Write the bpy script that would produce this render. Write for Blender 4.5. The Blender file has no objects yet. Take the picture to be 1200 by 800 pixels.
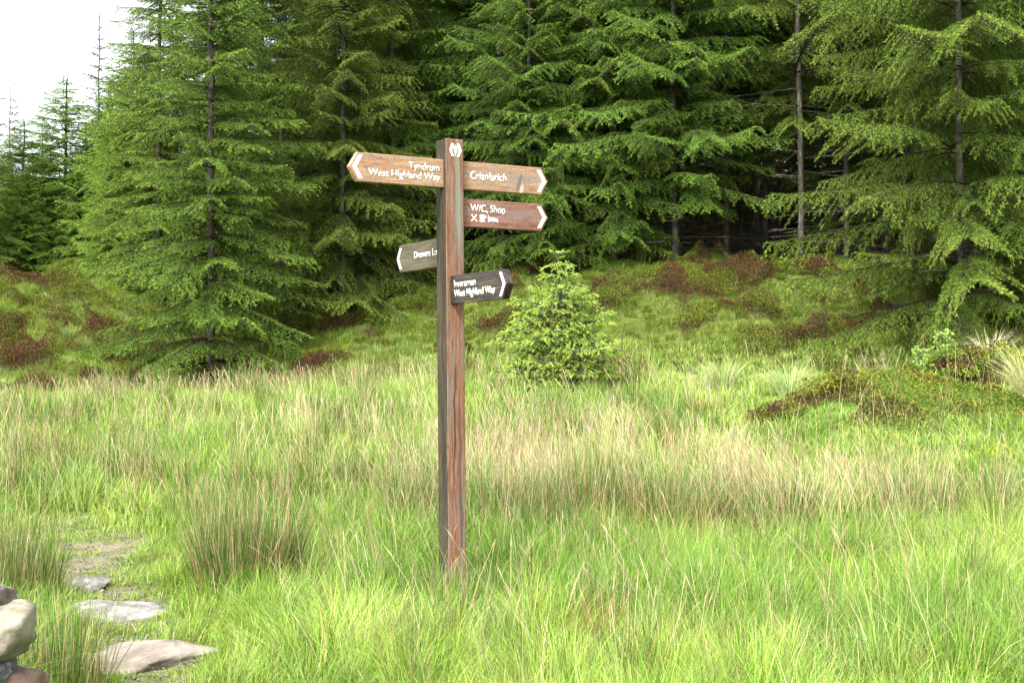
import bpy, math, numpy as np
from mathutils import Vector, Matrix

rng = np.random.default_rng(7)
sc = bpy.context.scene
C = sc.collection
PI = math.pi
FPX, CX, HY, EYE = 1500.0, 600.0, 430.0, 1.3     # focal length in pixels, centre column, horizon row, eye height in metres

# ------------------------------------------------------------------ helpers
def tag(o, label=None, cat=None, group=None, kind=None):
    if label: o['label'] = label
    if cat: o['category'] = cat
    if group: o['group'] = group
    if kind: o['kind'] = kind
    return o

def empty(name, loc=(0, 0, 0), rz=0):
    o = bpy.data.objects.new(name, None)
    o.empty_display_size = .2
    o.location = loc
    o.rotation_euler = (0, 0, rz)
    C.objects.link(o)
    return o

def mesh_np(name, V, F, cols=None, mat=None, smooth=False):
    V = np.ascontiguousarray(V, dtype=np.float32)
    F = np.ascontiguousarray(F, dtype=np.int32)
    k = F.shape[1]
    me = bpy.data.meshes.new(name)
    me.vertices.add(len(V)); me.vertices.foreach_set('co', V.ravel())
    me.loops.add(F.size); me.loops.foreach_set('vertex_index', F.ravel())
    me.polygons.add(len(F)); me.polygons.foreach_set('loop_start', np.arange(0, F.size, k, dtype=np.int32))
    if smooth: me.polygons.foreach_set('use_smooth', np.ones(len(F), dtype=bool))
    me.update(calc_edges=True)
    if cols is not None:
        a = me.color_attributes.new('col', 'FLOAT_COLOR', 'POINT')
        c4 = np.ones((len(V), 4), dtype=np.float32); c4[:, :3] = cols
        a.data.foreach_set('color', c4.ravel())
    if mat is not None: me.materials.append(mat)
    return me

def obj(name, me, parent=None):
    o = bpy.data.objects.new(name, me)
    C.objects.link(o)
    if parent is not None: o.parent = parent
    return o

def copy_tree(o, parent=None):
    c = o.copy(); C.objects.link(c)
    if parent is not None: c.parent = parent
    for ch in [x for x in bpy.data.objects if x.parent == o]:
        copy_tree(ch, c)
    return c

def hash2(i, j, seed):
    n = (i.astype(np.int64) * 374761393 + j.astype(np.int64) * 668265263 + seed * 974634777) & 0x7fffffff
    n = ((n ^ (n >> 13)) * 1274126177) & 0x7fffffff
    return ((n ^ (n >> 16)) & 0xffffff) / float(0xffffff)

def vnoise(x, y, seed=0):
    x = np.asarray(x, float); y = np.asarray(y, float)
    i = np.floor(x).astype(np.int64); j = np.floor(y).astype(np.int64)
    fx = x - i; fy = y - j
    fx = fx * fx * (3 - 2 * fx); fy = fy * fy * (3 - 2 * fy)
    a = hash2(i, j, seed); b = hash2(i + 1, j, seed); c = hash2(i, j + 1, seed); d = hash2(i + 1, j + 1, seed)
    return (a * (1 - fx) + b * fx) * (1 - fy) + (c * (1 - fx) + d * fx) * fy

def fbm(x, y, seed=0, o=3):
    s = 0; a = .5; t = 0
    for k in range(o):
        s = s + a * vnoise(x * 2 ** k, y * 2 ** k, seed + k * 17); t += a; a *= .5
    return s / t

def sstep(a, b, x):
    t = np.clip((np.asarray(x, float) - a) / (b - a), 0, 1)
    return t * t * (3 - 2 * t)

# ------------------------------------------------------------------ terrain
BX = (np.array([-700, -300, -50, 60, 130, 170, 210, 250, 290, 340, 400, 520, 700, 850, 1000, 1200, 1500]) - 600) / 60.0
BZ = np.array([2.6, 2.8, 2.88, 2.9, 2.8, 2.45, 1.9, 1.5, 1.6, 2.1, 2.5, 2.95, 3.2, 3.2, 3.05, 2.8, 2.8])
FYx = np.array([-14, -9, -6.5, -5, -3, 0, 4, 8, 14.])
FYv = np.array([19.3, 19.3, 19.8, 20.2, 19.4, 19.2, 19.0, 18.6, 18.5])
TYv = np.array([25.0, 24.8, 25, 26, 25.5, 24.6, 23.8, 23.0, 23.0])
MOUNDS = [(3.6, 13.2, .95, .8, .46), (4.8, 13.5, 1.0, .8, .34), (5.9, 16.6, 1.3, 1.0, .16), (7.3, 16.3, 1.2, 1.0, .20), (4.3, 16.3, 1.2, .9, .08), (6.2, 14.0, .6, .5, .12)]

def H(X, Y):
    X = np.asarray(X, float); Y = np.asarray(Y, float)
    m = np.interp(Y, [0, 8, 10, 12, 14, 16, 18, 21, 60], [0, .02, .20, .44, .70, .92, 1.06, 1.14, 1.3])
    m = m - .20 * sstep(-1, -5, X) * sstep(13, 19, Y)
    m = m + .018 * np.clip(X, -6, 8) * sstep(12, 19, Y)
    for (mx, my, rx, ry, h) in MOUNDS:
        d = ((X - mx) / rx) ** 2 + ((Y - my) / ry) ** 2
        m = m + h * np.exp(-d * .9)
    Yf = np.interp(X, FYx, FYv); Yt = np.interp(X, FYx, TYv)
    u = np.clip((Y - Yf) / (Yt - Yf), 0, 1)
    r = .5 * np.sin(u * PI / 2) ** 1.15 + .5 * (u * u * (3 - 2 * u))
    top = np.interp(X, BX, BZ)
    z = m + (top - m) * r
    # behind the left knoll the ground falls away again
    fall = sstep(-5.5, -8, X) * sstep(26, 34, Y)
    z = z - fall * 2.2
    z = z + sstep(27, 70, Y) * 9 * (1 - sstep(-5, -9, X))
    amp = .05 * sstep(5, 9, Y) + .20 * sstep(.05, .4, u) * sstep(34, 27, Y)
    z = z + amp * (fbm(X * 1.1, Y * 1.1, 3) - .5) * 2 + .03 * (vnoise(X * 4, Y * 4, 9) - .5) * sstep(5, 9, Y)
    far = sstep(60, 140, np.hypot(X, Y))
    return z * (1 - far)

def at(px, Y):
    X = (px - CX) / FPX * Y
    return X, Y, float(H(X, Y))

# path and mud masks
PATH = np.array([(-3.4, 9.6), (-2.75, 8.6), (-2.4, 7.6), (-2.0, 6.7), (-1.55, 5.6), (-1.3, 4.6), (-1.0, 3.0)])
STONES = [(-2.49, 7.5, .12, .15), (-2.04, 6.72, .26, .32), (-1.58, 5.68, .30, .33)]
def path_d(X, Y):
    d = np.full(np.shape(X), 1e9)
    for a, b in zip(PATH[:-1], PATH[1:]):
        ab = b - a
        t = np.clip(((X - a[0]) * ab[0] + (Y - a[1]) * ab[1]) / (ab @ ab), 0, 1)
        d = np.minimum(d, np.hypot(X - a[0] - t * ab[0], Y - a[1] - t * ab[1]))
    return d
def mud(X, Y):
    a = np.exp(-(((X + 2.75) / .7) ** 2 + ((Y - 8.3) / 1.0) ** 2))
    b = np.exp(-((path_d(X, Y)) / .28) ** 2) * .75
    return np.clip(np.maximum(a * 1.05, b) * (.25 + 1.3 * vnoise(X * 5, Y * 5, 31)), 0, 1)
def on_stone(X, Y, grow=.0):
    m = np.zeros(np.shape(X), bool)
    for (x, y, rx, ry) in STONES:
        m |= (((X - x) / (rx + grow)) ** 2 + ((Y - y) / (ry + grow)) ** 2) < 1
    return m

# ------------------------------------------------------------------ materials
def nodes(m):
    m.use_nodes = True
    return m.node_tree.nodes, m.node_tree.links

def leaf_mat(name, trans=.3, rough=.55, rnd=.12, spec=.3):
    m = bpy.data.materials.new(name); N, L = nodes(m)
    b = N['Principled BSDF']; out = N['Material Output']
    at_ = N.new('ShaderNodeAttribute'); at_.attribute_name = 'col'
    oi = N.new('ShaderNodeObjectInfo')
    mr = N.new('ShaderNodeMapRange'); mr.inputs[3].default_value = 1 - rnd; mr.inputs[4].default_value = 1 + rnd
    L.new(oi.outputs['Random'], mr.inputs[0])
    hs = N.new('ShaderNodeHueSaturation')
    L.new(mr.outputs[0], hs.inputs['Value'])
    mh = N.new('ShaderNodeMapRange'); mh.inputs[3].default_value = .5 - .12 * rnd; mh.inputs[4].default_value = .5 + .12 * rnd
    mu = N.new('ShaderNodeMath'); mu.operation = 'FRACT'
    mm = N.new('ShaderNodeMath'); mm.operation = 'MULTIPLY'; mm.inputs[1].default_value = 7.31
    L.new(oi.outputs['Random'], mm.inputs[0]); L.new(mm.outputs[0], mu.inputs[0]); L.new(mu.outputs[0], mh.inputs[0])
    L.new(mh.outputs[0], hs.inputs['Hue'])
    L.new(at_.outputs['Color'], hs.inputs['Color'])
    L.new(hs.outputs[0], b.inputs['Base Color'])
    b.inputs['Roughness'].default_value = rough
    b.inputs['Specular IOR Level'].default_value = spec
    if trans > 0:
        t = N.new('ShaderNodeBsdfTranslucent'); L.new(hs.outputs[0], t.inputs[0])
        mx = N.new('ShaderNodeMixShader'); mx.inputs[0].default_value = trans
        L.new(b.outputs[0], mx.inputs[1]); L.new(t.outputs[0], mx.inputs[2]); L.new(mx.outputs[0], out.inputs[0])
    return m

M_grass = leaf_mat('grass_blades', .30, .7, 0, .08)
M_needle = leaf_mat('spruce_needles', .18, .7, .15, .10)
M_shoot = leaf_mat('young_spruce_needles', .35, .6, 0, .15)
M_leaf = leaf_mat('small_leaves', .3, .7, .05, .08)

def ramp(N, stops):
    r = N.new('ShaderNodeValToRGB')
    el = r.color_ramp.elements
    while len(el) < len(stops): el.new(.5)
    for e, (p, c) in zip(el, stops):
        e.position = p; e.color = (*c, 1)
    return r

def ground_mat():
    m = bpy.data.materials.new('moor_ground'); N, L = nodes(m); b = N['Principled BSDF']
    a = N.new('ShaderNodeAttribute'); a.attribute_name = 'col'
    tc = N.new('ShaderNodeTexCoord')
    n = N.new('ShaderNodeTexNoise'); n.inputs['Scale'].default_value = 9; n.inputs['Detail'].default_value = 10; n.inputs['Roughness'].default_value = .7
    L.new(tc.outputs['Object'], n.inputs['Vector'])
    r = ramp(N, [(.3, (.45, .42, .4)), (.5, (1, 1, 1)), (.7, (1.5, 1.45, 1.3))])
    L.new(n.outputs[0], r.inputs[0])
    mx = N.new('ShaderNodeMix'); mx.data_type = 'RGBA'; mx.blend_type = 'MULTIPLY'; mx.inputs[0].default_value = 1
    L.new(a.outputs['Color'], mx.inputs[6]); L.new(r.outputs[0], mx.inputs[7]); L.new(mx.outputs[2], b.inputs['Base Color'])
    b.inputs['Roughness'].default_value = 1; b.inputs['Specular IOR Level'].default_value = .03
    bu = N.new('ShaderNodeBump'); bu.inputs['Strength'].default_value = .8; bu.inputs['Distance'].default_value = .03
    n2 = N.new('ShaderNodeTexNoise'); n2.inputs['Scale'].default_value = 40; n2.inputs['Detail'].default_value = 6
    L.new(tc.outputs['Object'], n2.inputs['Vector']); L.new(n2.outputs[0], bu.inputs['Height']); L.new(bu.outputs[0], b.inputs['Normal'])
    return m

def bark_mat(name, c0, c1, c2, scale=1.0):
    m = bpy.data.materials.new(name); N, L = nodes(m); b = N['Principled BSDF']
    tc = N.new('ShaderNodeTexCoord'); mp = N.new('ShaderNodeMapping'); mp.inputs['Scale'].default_value = (14 * scale, 14 * scale, 5 * scale)
    L.new(tc.outputs['Object'], mp.inputs[0])
    v = N.new('ShaderNodeTexNoise'); v.inputs['Scale'].default_value = 1; v.inputs['Detail'].default_value = 8; v.inputs['Roughness'].default_value = .7
    L.new(mp.outputs[0], v.inputs['Vector'])
    r = ramp(N, [(.33, c0), (.5, c1), (.66, c2)])
    L.new(v.outputs[0], r.inputs[0]); L.new(r.outputs[0], b.inputs['Base Color'])
    b.inputs['Roughness'].default_value = .9
    bu = N.new('ShaderNodeBump'); bu.inputs['Strength'].default_value = .9; bu.inputs['Distance'].default_value = .02
    L.new(v.outputs[0], bu.inputs['Height']); L.new(bu.outputs[0], b.inputs['Normal'])
    return m

WD = .42
def wood_mat(name, cols, along='Z', grey=(.3, .29, .25), grey_amt=.3, rough=.55, fine=90, stain=None, knots=False):
    """weathered timber: long fibres along one axis, grey weathering, dark specks"""
    m = bpy.data.materials.new(name); N, L = nodes(m); b = N['Principled BSDF']
    tc = N.new('ShaderNodeTexCoord'); mp = N.new('ShaderNodeMapping')
    cols = [tuple(WD * v for v in c) for c in cols]; grey = tuple(WD * v for v in grey)
    s = {'Z': (fine * 1.2, fine * 1.2, 6), 'X': (5, fine * 1.1, fine * 1.1)}[along]
    mp.inputs['Scale'].default_value = s
    # wander of the grain
    nw = N.new('ShaderNodeTexNoise'); nw.inputs['Scale'].default_value = 3.2; nw.inputs['Detail'].default_value = 2
    L.new(tc.outputs['Object'], nw.inputs['Vector'])
    va = N.new('ShaderNodeVectorMath'); va.operation = 'SCALE'; va.inputs['Scale'].default_value = .05
    L.new(nw.outputs['Color'], va.inputs[0])
    vb = N.new('ShaderNodeVectorMath'); vb.operation = 'ADD'
    L.new(tc.outputs['Object'], vb.inputs[0]); L.new(va.outputs[0], vb.inputs[1]); L.new(vb.outputs[0], mp.inputs[0])
    n = N.new('ShaderNodeTexNoise'); n.inputs['Scale'].default_value = 1; n.inputs['Detail'].default_value = 5; n.inputs['Roughness'].default_value = .65
    L.new(mp.outputs[0], n.inputs['Vector'])
    r = ramp(N, [(.28, cols[0]), (.5, cols[1]), (.72, cols[2])]); L.new(n.outputs[0], r.inputs[0])
    # grey weathering in long patches
    mp2 = N.new('ShaderNodeMapping'); mp2.inputs['Scale'].default_value = {'Z': (16, 16, 1.6), 'X': (3, 16, 16)}[along]
    L.new(tc.outputs['Object'], mp2.inputs[0])
    n2 = N.new('ShaderNodeTexNoise'); n2.inputs['Scale'].default_value = 1; n2.inputs['Detail'].default_value = 6; n2.inputs['Roughness'].default_value = .7
    L.new(mp2.outputs[0], n2.inputs['Vector'])
    r2 = ramp(N, [(.60 - grey_amt * .5, (0, 0, 0)), (.78 - grey_amt * .4, (1, 1, 1))]); L.new(n2.outputs[0], r2.inputs[0])
    mx = N.new('ShaderNodeMix'); mx.data_type = 'RGBA'; L.new(r2.outputs[0], mx.inputs[0]); L.new(r.outputs[0], mx.inputs[6]); mx.inputs[7].default_value = (*grey, 1)
    last = mx.outputs[2]
    # fine dark specks
    n3 = N.new('ShaderNodeTexNoise'); n3.inputs['Scale'].default_value = 120; n3.inputs['Detail'].default_value = 3
    L.new(tc.outputs['Object'], n3.inputs['Vector'])
    r3 = ramp(N, [(.33, (.45, .42, .4)), (.46, (1, 1, 1))]); L.new(n3.outputs[0], r3.inputs[0])
    m3 = N.new('ShaderNodeMix'); m3.data_type = 'RGBA'; m3.blend_type = 'MULTIPLY'; m3.inputs[0].default_value = .8
    L.new(last, m3.inputs[6]); L.new(r3.outputs[0], m3.inputs[7]); last = m3.outputs[2]
    if stain:  # list of (cx, cz, rx, rz, colour, amount): stains with a shape of their own, in the object's x-z plane
        sx = N.new('ShaderNodeSeparateXYZ'); L.new(vb.outputs[0], sx.inputs[0])
        for (cx, cz, rx, rz, col, amt, slant) in stain:
            dz = N.new('ShaderNodeMath'); dz.operation = 'SUBTRACT'; L.new(sx.outputs[2], dz.inputs[0]); dz.inputs[1].default_value = cz
            sl = N.new('ShaderNodeMath'); sl.operation = 'MULTIPLY_ADD'; L.new(dz.outputs[0], sl.inputs[0]); sl.inputs[1].default_value = -slant; L.new(sx.outputs[0], sl.inputs[2])
            dx = N.new('ShaderNodeMath'); dx.operation = 'SUBTRACT'; L.new(sl.outputs[0], dx.inputs[0]); dx.inputs[1].default_value = cx
            a1 = N.new('ShaderNodeMath'); a1.operation = 'DIVIDE'; L.new(dx.outputs[0], a1.inputs[0]); a1.inputs[1].default_value = rx
            a2 = N.new('ShaderNodeMath'); a2.operation = 'DIVIDE'; L.new(dz.outputs[0], a2.inputs[0]); a2.inputs[1].default_value = rz
            q1 = N.new('ShaderNodeMath'); q1.operation = 'MULTIPLY'; L.new(a1.outputs[0], q1.inputs[0]); L.new(a1.outputs[0], q1.inputs[1])
            q2 = N.new('ShaderNodeMath'); q2.operation = 'MULTIPLY_ADD'; L.new(a2.outputs[0], q2.inputs[0]); L.new(a2.outputs[0], q2.inputs[1]); L.new(q1.outputs[0], q2.inputs[2])
            ad = N.new('ShaderNodeMath'); ad.operation = 'MULTIPLY_ADD'; L.new(n2.outputs[0], ad.inputs[0]); ad.inputs[1].default_value = -1.6; ad.inputs[2].default_value = .8
            sm = N.new('ShaderNodeMath'); sm.operation = 'ADD'; L.new(q2.outputs[0], sm.inputs[0]); L.new(ad.outputs[0], sm.inputs[1])
            mr = N.new('ShaderNodeMapRange'); L.new(sm.outputs[0], mr.inputs[0]); mr.inputs[1].default_value = .5; mr.inputs[2].default_value = 1.3; mr.inputs[3].default_value = amt; mr.inputs[4].default_value = 0
            ms = N.new('ShaderNodeMix'); ms.data_type = 'RGBA'; L.new(mr.outputs[0], ms.inputs[0]); L.new(last, ms.inputs[6]); ms.inputs[7].default_value = (*col, 1)
            last = ms.outputs[2]
    L.new(last, b.inputs['Base Color'])
    b.inputs['Roughness'].default_value = rough
    b.inputs['Specular IOR Level'].default_value = .2
    bu = N.new('ShaderNodeBump'); bu.inputs['Strength'].default_value = .6; bu.inputs['Distance'].default_value = .003
    L.new(n.outputs[0], bu.inputs['Height']); L.new(bu.outputs[0], b.inputs['Normal'])
    return m

def paint_mat(name='weathered_white_paint', col=(.78, .76, .72)):
    m = bpy.data.materials.new(name); N, L = nodes(m); b = N['Principled BSDF']
    tc = N.new('ShaderNodeTexCoord'); n = N.new('ShaderNodeTexNoise'); n.inputs['Scale'].default_value = 60; n.inputs['Detail'].default_value = 4
    L.new(tc.outputs['Object'], n.inputs['Vector'])
    r = ramp(N, [(.28, tuple(.62 * c for c in col)), (.45, col)]); L.new(n.outputs[0], r.inputs[0]); L.new(r.outputs[0], b.inputs['Base Color'])
    b.inputs['Roughness'].default_value = .5
    return m

def stone_mat(name, cols, scale=7, lichen=None):
    m = bpy.data.materials.new(name); N, L = nodes(m); b = N['Principled BSDF']
    tc = N.new('ShaderNodeTexCoord')
    n = N.new('ShaderNodeTexNoise'); n.inputs['Scale'].default_value = scale; n.inputs['Detail'].default_value = 10; n.inputs['Roughness'].default_value = .7
    L.new(tc.outputs['Object'], n.inputs['Vector'])
    cols = [tuple(k_ * v for v in c) for c, k_ in zip(cols, (.18, .36, .46))]; lichen = tuple(.55 * v for v in lichen) if lichen else None
    r = ramp(N, [(.3, cols[0]), (.5, cols[1]), (.68, cols[2])]); L.new(n.outputs[0], r.inputs[0]); last = r.outputs[0]
    n2 = N.new('ShaderNodeTexNoise'); n2.inputs['Scale'].default_value = scale * 3.1; n2.inputs['Detail'].default_value = 6
    L.new(tc.outputs['Object'], n2.inputs['Vector'])
    if lichen:
        r2 = ramp(N, [(.56, (0, 0, 0)), (.66, (1, 1, 1))]); L.new(n2.outputs[0], r2.inputs[0])
        mx = N.new('ShaderNodeMix'); mx.data_type = 'RGBA'; L.new(r2.outputs[0], mx.inputs[0]); L.new(last, mx.inputs[6]); mx.inputs[7].default_value = (*lichen, 1); last = mx.outputs[2]
    L.new(last, b.inputs['Base Color'])
    b.inputs['Roughness'].default_value = .8
    bu = N.new('ShaderNodeBump'); bu.inputs['Strength'].default_value = .7; bu.inputs['Distance'].default_value = .012
    L.new(n2.outputs[0], bu.inputs['Height']); L.new(bu.outputs[0], b.inputs['Normal'])
    return m

M_bark = bark_mat('spruce_bark', (.022, .017, .013), (.060, .049, .037), (.15, .14, .105))
M_white = paint_mat()

# ------------------------------------------------------------------ ground sheet
def build_ground():
    def axis(lo, hi, step, outs_lo, outs_hi):
        return np.concatenate([outs_lo, np.arange(lo, hi, step), outs_hi])
    ol = -np.array([900, 600, 400, 250, 160, 100, 70, 50, 38, 30, 25, 21.])
    xs = axis(-18, 18, .14, ol, -ol[::-1])
    ys = axis(2, 46, .14, np.array([-200, -80, -30, -12, -5, -2, 0, 1.2]), np.array([48, 52, 58, 66, 80, 100, 140, 220, 400, 800, 1600, 2500.]))
    X, Y = np.meshgrid(xs, ys)
    Z = H(X, Y)
    V = np.stack([X.ravel(), Y.ravel(), Z.ravel()], 1)
    nx, ny = len(xs), len(ys)
    i = np.arange(ny - 1)[:, None] * nx + np.arange(nx - 1)[None, :]
    F = np.stack([i, i + 1, i + nx + 1, i + nx], -1).reshape(-1, 4)
    x, y = V[:, 0], V[:, 1]
    Yf = np.interp(x, FYx, FYv); Yt = np.interp(x, FYx, TYv)
    mead = np.array([.07, .115, .022]); mudc = np.array([.14, .125, .085]); bank = np.array([.07, .085, .02]); lit = np.array([.040, .032, .018]); red = np.array([.035, .026, .012])
    c = mead + np.zeros((len(V), 3))
    k = mud(x, y)[:, None]; c = c * (1 - k) + mudc * k
    k = sstep(-.5, .8, y - Yf)[:, None]; c = c * (1 - k) + bank * k
    k = (k[:, 0] * sstep(.52, .66, fbm(x * 1.25, y * 2.0, 41)))[:, None]; c = c * (1 - k) + red * k
    k = sstep(-.5, 2.5, y - Yt)[:, None]; c = c * (1 - k) + lit * k
    k = (sstep(46, 60, np.hypot(x, y)) * (1 - sstep(20, 30, y) * sstep(150, 120, np.hypot(x, y)) * sstep(-14, -10, x)))[:, None]; c = c * (1 - k) + mead * k
    o = obj('ground', mesh_np('ground', V, F, c, ground_mat(), True))
    tag(o, 'rough boggy ground rising into a mossy bank under the trees', 'ground', kind='structure')
build_ground()

# ------------------------------------------------------------------ grass
def blades(P, h, w, az, lean, c0, c1, seg=3, bend=1.0, tipw=0.0, power=1.6):
    """P root points (n,3); h height; w width; az facing; lean (n,2) horizontal reach as a share of h; c0/c1 root and tip colour"""
    n = len(P)
    ts = np.linspace(0, 1, seg + 1)
    side = np.stack([np.cos(az), np.sin(az), np.zeros(n)], 1)
    rows = []; cols = []
    L = np.hypot(lean[:, 0], lean[:, 1])
    for k, t in enumerate(ts):
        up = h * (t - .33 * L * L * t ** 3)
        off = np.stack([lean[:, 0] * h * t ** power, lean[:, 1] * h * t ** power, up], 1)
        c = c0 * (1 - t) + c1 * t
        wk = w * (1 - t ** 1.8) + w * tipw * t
        if k < seg or tipw > 0:
            rows.append(P + off - side * (wk / 2)[:, None]); rows.append(P + off + side * (wk / 2)[:, None])
            cols += [c, c]
        else:
            rows.append(P + off); cols.append(c)
    R = len(rows)
    V = np.stack(rows, 1).reshape(-1, 3); Cc = np.stack(cols, 1).reshape(-1, 3)
    tri = []
    for k in range(seg):
        a = 2 * k
        if k < seg - 1 or tipw > 0:
            tri += [(a, a + 1, a + 3), (a, a + 3, a + 2)]
        else:
            tri += [(a, a + 1, a + 2)]
    T = np.array(tri)
    F = (np.arange(n)[:, None, None] * R + T[None]).reshape(-1, 3)
    return V, F, Cc

def merge(parts):
    V = []; F = []; Cc = []; o = 0
    for v, f, c in parts:
        V.append(v); F.append(f + o); Cc.append(c); o += len(v)
    return np.concatenate(V), np.concatenate(F), np.concatenate(Cc)

def scatter(n, y0, y1, margin=1.2, extra=1.0):
    """points over the wedge the camera sees, evenly per square metre"""
    Y = np.sqrt(rng.uniform(y0 * y0, y1 * y1, n))
    X = rng.uniform(-1, 1, n) * (Y * .4 * margin + extra)
    return X, Y
def area(y0, y1, margin=1.2, extra=1.0):
    return .4 * margin * (y1 ** 2 - y0 ** 2) + 2 * extra * (y1 - y0)

def vary(c, n, a=.15, hue=.06):
    c = np.asarray(c, float)
    k = 1 + rng.normal(0, a, (n, 1)).clip(-2.2 * a, 2.2 * a)
    return np.clip(c * k * (1 + rng.normal(0, hue, (n, 3))), 0.004, .9)

def lean_rand(n, amt, bias=(0, 0), spread=1.0):
    a = rng.uniform(0, 2 * PI, n); r = np.abs(rng.normal(0, amt, n))
    return np.stack([np.cos(a) * r * spread + bias[0], np.sin(a) * r * spread + bias[1]], 1)

G_lime = np.array([.205, .330, .048]); G_pale = np.array([.37, .47, .115]); G_mid = np.array([.145, .265, .038]); G_blue = np.array([.135, .265, .065])
STRAW = np.array([.52, .46, .26]); PINK = np.array([.42, .29, .20]); BROWN = np.array([.22, .13, .06]); DKG = np.array([.05, .13, .03])

def straw_mask(X, Y):
    """where the straw coloured flowering stems stand thick"""
    a = sstep(8.7, 9.6, Y) * sstep(13.3 - 2.9 * sstep(1.2, 2.6, X), 11.2 - 1.7 * sstep(1.2, 2.6, X), Y) * sstep(-1.6, .2, X) * (.35 + .75 * sstep(.35, .6, fbm(X * .8, Y * .8, 51)))
    b = sstep(10.5, 12, Y) * sstep(14.5, 12.5, Y) * sstep(2.8, .5, X) * .35 * sstep(.45, .62, fbm(X * .9, Y * .9, 52)) + .10 * sstep(9.5, 10.5, Y) * sstep(14.5, 12.5, Y) * sstep(2, 0, X)
    c = sstep(15.5, 17, Y) * sstep(20.5, 19, Y) * sstep(2.5, 0, X) * (.03 + .28 * sstep(.45, .65, fbm(X * 1.1, Y * 1.1, 53)))
    d = sstep(14, 15, Y) * sstep(1.2, 2, X) * sstep(3.2, 2.4, X) * sstep(18, 16, Y) * .12
    return np.clip(np.maximum.reduce([a, b, c, d]), 0, 1)
def mound_mask(X, Y):
    m = np.zeros(np.shape(X))
    for (mx, my, rx, ry, h) in MOUNDS[:4]:
        m = np.maximum(m, np.exp(-(((X - mx) / rx) ** 2 + ((Y - my) / ry) ** 2) * 1.1))
    return m

def meadow():
    parts = []
    for (y0, y1, dens, seg, wmul) in [(3.2, 6.5, 6000, 3, .80), (6.5, 9, 5000, 3, .90), (9, 12.5, 3200, 3, 1.25), (12.5, 20.3, 1900, 2, 1.9)]:
        n = int(area(y0, y1) * dens)
        X, Y = scatter(n, y0, y1)
        # clumpy stand: pull the roots towards tussock centres
        cell = .17
        gx = np.floor(X / cell); gy = np.floor(Y / cell)
        cxx = (gx + .2 + .6 * hash2(gx, gy, 5)) * cell; cyy = (gy + .2 + .6 * hash2(gx, gy, 6)) * cell
        tk = .38 * hash2(gx, gy, 7)
        X0, Y0 = X, Y
        X = X + (cxx - X) * tk; Y = Y + (cyy - Y) * tk
        big = .42
        bx = np.floor(X / big + .3); by = np.floor(Y / big + .6)
        bcx = (bx - .3 + .25 + .5 * hash2(bx, by, 15)) * big; bcy = (by - .6 + .25 + .5 * hash2(bx, by, 16)) * big
        bd = np.hypot(X - bcx, Y - bcy) / big
        bs = hash2(bx, by, 17)
        hh = .06 + .20 * fbm(X * 1.3, Y * 1.3, 11) ** 1.2 + .13 * hash2(gx, gy, 8) + .24 * bs ** 2 * np.exp(-(bd / .42) ** 2)
        hh = hh * (1 - .45 * np.exp(-((X + .34) ** 2 + (Y - 6.7) ** 2) / .35))
        md = mud(X, Y); pd = path_d(X, Y)
        near_path = np.exp(-(pd / .42) ** 2)
        mnd = mound_mask(X, Y)
        hh = hh * (1 - .66 * near_path) * (1 - .80 * md) * (1 - .6 * mnd)
        hh = hh * (1 - .35 * sstep(14, 17, Y)) * (1 - .45 * sstep(1.4, 2.6, X) * sstep(9.9, 10.6, Y))
        keep = (rng.random(n) > md * .9 - .12) & ~on_stone(X, Y, -.02)
        keep &= rng.random(n) > .85 * mnd
        hh = hh * rng.uniform(.55, 1.3, n)
        # tussock-wide fall plus a random one
        ta = hash2(gx, gy, 12) * 2 * PI; tl = .26 * hash2(gx, gy, 13)
        out = np.stack([(X0 - cxx) / cell, (Y0 - cyy) / cell], 1) * .5
        lean = lean_rand(n, .42) * (1 + 1.1 * rng.random(n)[:, None] ** 4) + np.stack([np.cos(ta) * tl, np.sin(ta) * tl], 1) + out + np.stack([X - bcx, Y - bcy], 1) / big * .9 * bs[:, None]
        q = fbm(X * .55, Y * .55, 21); q2 = fbm(X * 1.7, Y * 1.7, 22); q3 = hash2(gx, gy, 14)
        c = G_lime * (1 - sstep(.45, .7, q))[:, None] + G_mid * sstep(.45, .7, q)[:, None]
        k = sstep(.5, .75, q2)[:, None] * .7; c = c * (1 - k) + G_pale * k
        k = (q3 > .8)[:, None] * .5; c = c * (1 - k) + G_blue * k
        k = (sstep(14, 18, Y) * .65)[:, None]; c = c * (1 - k) + np.array([.28, .40, .09]) * k
        k = (mnd * .6)[:, None]; c = c * (1 - k) + np.array([.24, .32, .05]) * k
        k = (near_path * .6)[:, None]; c = c * (1 - k) + np.array([.26, .36, .07]) * k
        dead = rng.random(n) < .06 + .10 * straw_mask(X, Y)
        c = np.where(dead[:, None], STRAW * .85, c)
        c1 = vary(c, n, .34, .10)
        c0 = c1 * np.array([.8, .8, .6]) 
        yel = rng.random(n) < .12
        c1 = np.where(yel[:, None], c1 * .5 + STRAW * .4, c1)
        th = (rng.random(n) < .12) & ~dead           # dead brown thatch low down between the live blades
        c1 = np.where(th[:, None], vary(BROWN * 1.1, n, .3), c1); c0 = np.where(th[:, None], c1 * .8, c0)
        hh = np.where(th, hh * .55, hh); lean = np.where(th[:, None], lean * 1.6, lean)
        w = (.0034 + .0028 * rng.random(n)) * wmul
        P = np.stack([X, Y, H(X, Y) - .01], 1)
        s = keep
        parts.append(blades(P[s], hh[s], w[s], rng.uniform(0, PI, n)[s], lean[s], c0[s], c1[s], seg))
    V, F, Cc = merge(parts)
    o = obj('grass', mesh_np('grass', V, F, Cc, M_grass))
    tag(o, 'fresh green meadow grass covering the boggy flat', 'grass', kind='stuff')
meadow()

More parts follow.
